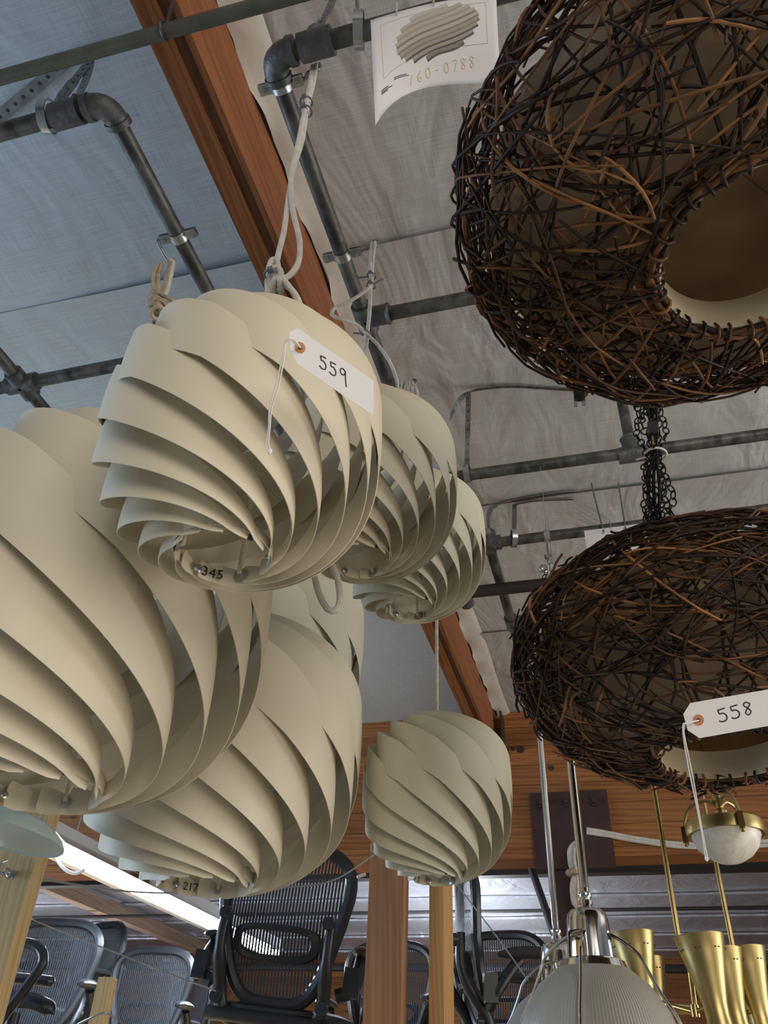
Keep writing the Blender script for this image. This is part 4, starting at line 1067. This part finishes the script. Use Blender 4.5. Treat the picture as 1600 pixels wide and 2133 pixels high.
# near tubular arm chair at the lower left corner
ar = thing('armchair', 'black tubular arm and padded rest of a chair cut off at the lower left corner', 'chair', aty(40, 2050, 2.3))
g = lambda x, y, Y=2.3: aty(x, y, Y)
MB().tube(spline([g(-60, 1962), g(20, 1962), g(62, 1966), g(84, 1978), g(90, 1998), g(80, 2022), g(40, 2075), g(-10, 2140), g(-40, 2180)], 7), .0145, 12).build('arm_tube', BLACKS, ar)
MB().tube(spline([g(-80, 2078, 2.36), g(0, 2080, 2.36), g(60, 2084, 2.36), g(98, 2098, 2.36), g(112, 2112, 2.36)], 6), [.03]*19+[.028, .024, .018, .012, .008, .004], 12, flat=.7).build('seat_pad', BLACK, ar)
MB().tube(spline([g(-40, 2032, 2.42), g(60, 2040, 2.42), g(100, 2044, 2.42), g(112, 2046, 2.42)], 6), [.022]*13+[.021, .02, .018, .014, .008, .003], 12, flat=.7).build('arm_pad', BLACKS, ar)
MB().cyl(g(30, 2110, 2.4), V((g(30, 2110, 2.4).x, g(30, 2110, 2.4).y, DZ)), .02, 10).build('leg', BLACK, ar)

# strip light
TZ = 2.62
a, b = atz(150, 1778, TZ), atz(500, 1962, TZ)
xl = (a.x+b.x)/2; y0, y1 = aty(150, 1778, 3.45).y, b.y+.5
sl = thing('strip_light', 'glaring white fluorescent strip light running under the rafters at lower left', 'strip light', (xl, y0, TZ))
MB().box((xl, (y0+y1)/2, TZ+.075), (.13, y1-y0+.05, .05)).build('housing', mat('white_housing', (.7, .72, .75), .4), sl, smooth=False)
for s in (-1, 1):
    MB().cyl((xl+s*.035, y0, TZ), (xl+s*.035, y1, TZ), .0165, 14).build('tube', TUBE, sl)
    MB().prism([V((xl+s*.065, y0, TZ+.05)), V((xl+s*.13, y0, TZ+.0)), V((xl+s*.13, y1, TZ+.0)), V((xl+s*.065, y1, TZ+.05))], V((.5*s, 0, .6)), .002).build('reflector', ALU, sl, smooth=False)
for y in (y0, y1): MB().box((xl, y, TZ), (.11, .02, .06)).build('lamp_holder', PAPER, sl, smooth=False)
for y in (y0+.25, y1-.4): MB().cyl((xl, y, TZ+.1), (xl, y, CZ-.02), .003, 6).build('hanging_wire', WIRE, sl)
pg = lambda x, y: aty(x, y, 3.5)
cc = tag(MB().tube(spline([pg(118, 1785), pg(125, 1800), pg(140, 1814), pg(158, 1819), pg(175, 1812)], 6), .008, 8).build('lamp_flex', PAPER), 'short white flex looping under the near end of the strip light', 'cable')
# green glass shade at the left edge
gs = thing('glass_shade', 'pale green shallow glass shade cut off by the left edge under the biggest spiral lamp', 'lamp shade', aty(18, 1732, 1.4))
c = aty(14, 1738, 1.4); T = Matrix.Translation(c) @ RYm(6) @ RX(-4)
MB().lathe([(.02, .040), (.05, .037), (.085, .026), (.108, .009), (.116, -.002), (.1165, -.006), (.112, -.0065), (.104, -.003), (.06, -.010), (.0001, -.014)], 48, T).build('glass', ENAMEL, gs)
MB().cyl(T @ V((0, 0, .035)), T @ V((0, 0, .11)), .018, 16).build('shade_holder', BRASSD, gs)
MB().cyl(T @ V((0, 0, .11)), V((c.x, c.y, CZ-.02)), .003, 8).build('cord', ROPE, gs)

# ================================================================ RIGHT BACKGROUND LAMPS
def ribbed_lamp(x, y, zc, label, k=1.0):
    """zc = height of the neck ring between cap and dome"""
    r = thing('ribbed_glass_pendant', label, 'pendant lamp', (x, y, zc), 'ribbed glass pendants')
    S = Matrix.Translation((x, y, zc)) @ Matrix.Scale(k, 4)
    b = lambda mb, n, m: mb.build(n, m, r)
    b(MB().lathe([(.064, -.004), (.10, -.032), (.128, -.072), (.146, -.12), (.154, -.17), (.150, -.215), (.146, -.215), (.150, -.17), (.142, -.12), (.124, -.074), (.097, -.034), (.062, -.007)], 64, S), 'glass_dome', RIBGLASS)
    b(MB().lathe([(.050, .010), (.061, .006), (.066, -.006), (.060, -.012), (.046, -.006)], 40, S, close=True), 'neck_ring', CHROME)
    # cap: solid bell with window openings
    b(MB().lathe([(.0001, .100), (.014, .100), (.020, .097), (.032, .094), (.037, .088), (.039, .076), (.0405, .056), (.036, .054), (.030, .058), (.0001, .064)], 40, S), 'cap', CHROME)
    for i in range(3):
        a = 2*PI*i/3+.9; pts = []
        mb = MB()
        for j in range(7):
            aa = a-.62+1.24*j/6
            for rr, z in ((.0405, .058), (.045, .0), (.042, .0), (.0375, .058)): mb.v.append(S @ V((rr*math.cos(aa), rr*math.sin(aa), z)))
        for j in range(6):
            for q_ in range(4): mb.f.append((j*4+q_, j*4+(q_+1) % 4, j*4+4+(q_+1) % 4, j*4+4+q_))
        b(mb, 'cap_rib', CHROME)
    b(MB().cyl(S @ V((0, 0, .0)), S @ V((0, 0, .08)), .014*k, 14), 'lamp_holder', BRASSD)
    b(MB().lathe([(.009, .10), (.014, .105), (.0135, .111), (.010, .114), (.013, .119), (.013, .124), (.009, .128), (.0085, .135)], 24, S), 'stem_collar', CHROME)
    b(MB().cyl(S @ V((0, 0, .12)), V((x, y, zc+.75)), .0085*k, 16), 'stem', CHROME)
    b(MB().cyl(V((x, y, zc+.49)), V((x, y, zc+.52)), .0095*k, 16), 'stem_joint', CHROME)
    b(MB().cyl(V((x, y, zc+.75)), V((x, y, 2.75)), .0085*k, 12), 'stem', CHROME); b(MB().cyl(V((x, y, 2.75)), V((x, y, PZ-(.02 if y < 2 else .07))), .0008, 6), 'hanging_wire', WIRE)
    for i in range(4):
        a = 2*PI*i/4+.35-.5; d = V((math.cos(a), math.sin(a), 0))
        pts = [S @ (d*rr+V((0, 0, z))) for rr, z in ((.032, .055), (.060, .040), (.088, .016), (.100, -.010), (.118, -.048), (.140, -.085), (.158, -.14))]
        b(MB().tube(spline(pts, 4), .0032*k, 8), 'stay_arm', CHROME)
    return r
n1 = aty(1240, 2012, 1.75)
ribbed_lamp(aty(1222, 1880, 1.75).x-.002, 1.75, n1.z, 'large ribbed glass pendant with chrome cap and stem at the bottom centre right')
n2 = aty(1160, 2062, yd)
ribbed_lamp(aty(1160, 1960, yd).x, yd, n2.z, 'ribbed glass pendant with chrome stem, half hidden behind the larger ribbed one', 1.06)

def brass_fixture(label, x, y, ztop, zb, dx, arm_to, T=None):
    r = thing('brass_pendant', label, 'pendant lamp', (x, y, zb), 'brass double cone pendants')
    MB().cyl(V((x, y, 2.75)), V((x, y, PZ-.02)), .0008, 6).build('hanging_wire', WIRE, r); MB().tube([V((x, y, 2.75)), V((x, y, ztop)), V((x+dx*.15, y, zb+.115)), V((x+dx, y, zb+.085)), V((x+dx*.8, y, zb+.02)), V((x+dx*.7, y, zb))], .0052, 12).build('rod', BRASSD, r)
    MB().cyl(V((x+dx*.7, y, zb+.012)), V((x+dx*.7, y, zb-.008)), .0085, 14).build('rod_joint', BRASSD, r)
    for (c, sc_) in arm_to:
        c = V(c)
        MB().tube([V((x+dx*.7, y, zb)), c+V((0, 0, 0))], .0045, 10).build('arm', BRASSD, r)
        S = Matrix.Translation(c) @ RYm(-4) @ Matrix.Scale(sc_, 4)
        sh_ = MB().lathe([(.030, -.085), (.026, -.055), (.0225, -.02), (.0235, .0), (.0275, .02), (.034, .05), (.042, .085), (.0485, .116), (.0495, .118), (.0465, .117), (.040, .085), (.032, .05), (.0255, .018), (.020, -.02), (.024, -.055), (.028, -.085)], 48, S).build('cone_shade', BRASS, r)
        pm = MB()
        for i in range(7):
            a = 2*PI*i/7
            for da in (-.1, .1): d = V((math.cos(a+da), math.sin(a+da), 0)); pm.cyl(S @ (d*.0435+V((0, 0, .092))), S @ (d*.0452+V((0, 0, .092))), .0013, 8)
        pm.build('vent_holes', INK, sh_)
    return r
pA_ = aty(1417, 1975, 1.9)
c1 = aty(1490, 2092, 1.87); c2 = aty(1340, 2078, 1.98); c2b = aty(1367, 2110, 2.05)
brass_fixture('brass pendant whose bent rod passes left of the big brass cone', pA_.x, 1.9, pA_.z, aty(1418, 2108, 1.9).z, .012, [(c1, .98), (c2, 1.0), (c2b, .85)])
pB_ = aty(1530, 1990, 2.1)
c3 = aty(1530, 2105, 2.06); c4 = aty(1580, 2108, 2.1)
brass_fixture('brass pendant further back with a straight rod, its cones at the lower right edge', pB_.x, 2.1, pB_.z, aty(1538, 2110, 2.1).z, .008, [(c3, .95), (c4, 1.0), (aty(1214, 2070, 2.5), 1.0)])
pz_ = aty(1226, 1880, 2.48); t = MB().cyl(V((pz_.x, 2.48, pz_.z-.2)), V((pz_.x, 2.48, 2.85)), .0055, 10).cyl(V((pz_.x, 2.48, 2.85)), V((pz_.x, 2.48, CZ-.02)), .0008, 6).build('brass_rod', BRASSD)
tag(t, 'thin dull brass rod directly right of the main chrome stem', 'rod')
# alabaster bowl
ab = thing('alabaster_pendant', 'small alabaster bowl pendant in a brass ring below the lower rattan shade', 'pendant lamp', aty(1510, 1740, 1.95))
YA = 1.95; ce = aty(1510, 1731, YA); x, y, z = ce
MB().lathe([(.0001, -.068), (.025, -.064), (.047, -.052), (.063, -.035), (.072, -.012), (.073, .0), (.068, .0), (.0001, .0)], 48, Matrix.Translation(ce)).build('bowl', ALAB, ab)
MB().lathe([(.073, -.010), (.080, -.010), (.082, .002), (.080, .016), (.074, .016)], 48, Matrix.Translation(ce), close=True).build('ring', BRASS, ab)
for i in range(3):
    a = 2*PI*i/3-1.25; d = V((math.cos(a), math.sin(a), 0))
    MB().tube(spline([ce+V((0, 0, .055))+d*.006, ce+d*.03+V((0, 0, .068)), ce+d*.065+V((0, 0, .055)), ce+d*.083+V((0, 0, .02)), ce+d*.084+V((0, 0, -.004))], 6), .004, 10).build('arm', BRASS, ab)
    MB().bar(ce+d*.085+V((0, 0, .016)), ce+d*.085+V((0, 0, -.016)), .014, .012).sphere(ce+d*.085+V((0, 0, -.02)), .006, 10).build('arm_clip', BRASSD, ab)
MB().lathe([(.008, .0), (.009, .03), (.014, .034), (.014, .042), (.008, .048), (.009, .06), (.013, .064), (.013, .074), (.007, .08), (.007, .11)], 24, Matrix.Translation(ce)).build('stem', BRASS, ab)
MB().lathe([(.0001, .108), (.016, .108), (.017, .112), (.017, .118), (.0165, .12), (.0165, .16), (.0001, .16)], 24, Matrix.Translation(ce)).build('lamp_socket', SOCKET, ab)
MB().cyl(ce+V((0, 0, .16)), V((x, y, 2.7)), .004, 8).cyl(V((x, y, 2.7)), V((x, y, CZ-.02)), .0008, 6).build('cord', SOCKET, ab)

# ================================================================ LIGHT
def area(name, loc, target, size, power, col, sy=None):
    l = bpy.data.lights.new(name, 'AREA'); l.energy = power; l.color = col; l.size = size
    if sy: l.shape = 'RECTANGLE'; l.size_y = sy
    o = bpy.data.objects.new(name, l); COL.objects.link(o); o.location = loc
    o.rotation_euler = (V(target)-V(loc)).to_track_quat('-Z', 'Y').to_euler(); return o
area('daylight_left', (-6.5, 1.0, 1.7), (-.8, 1.0, 2.6), 3.0, 215, (.60, .79, 1.0), 2.2)
area('daylight_behind', (2.6, -3.4, 2.5), (0, 1.4, 2.5), 3.2, 128, (1.0, .915, .79), 2.4)
area('fill_below', (2.4, 1.4, .6), (.25, 1.0, 2.4), 2.0, 26, (1, .86, .68), 2.0)  # unseen area light added to brighten the rattan shades from below
area('tube_rear', (-1.6, 8.2, 2.4), (-1.6, 8.2, 3.4), .3, 100, (.86, .92, 1.0), 3.5)
area('fill_right', (5.2, 2.6, 2.0), (0, 1.6, 2.8), 2.4, 105, (1.0, .98, .95), 2.0)  # unseen area light added to lift the right ceiling and right-hand faces
area('fill_rear_left', (-6.6, 7.8, 2.2), (-6.0, 7.8, 3.4), .3, 60, (.95, .95, 1.0), 3.5)  # unseen area light added to brighten the left of the rear ceiling
w = bpy.data.worlds.new('world'); sc.world = w; w.use_nodes = True
bg = w.node_tree.nodes['Background']; bg.inputs[0].default_value = (.82, .9, 1.0, 1); bg.inputs[1].default_value = .11
vs = sc.view_settings; vs.view_transform = 'Standard'; vs.look = 'None'; vs.exposure = 0; vs.gamma = 1; vs.use_curve_mapping = False
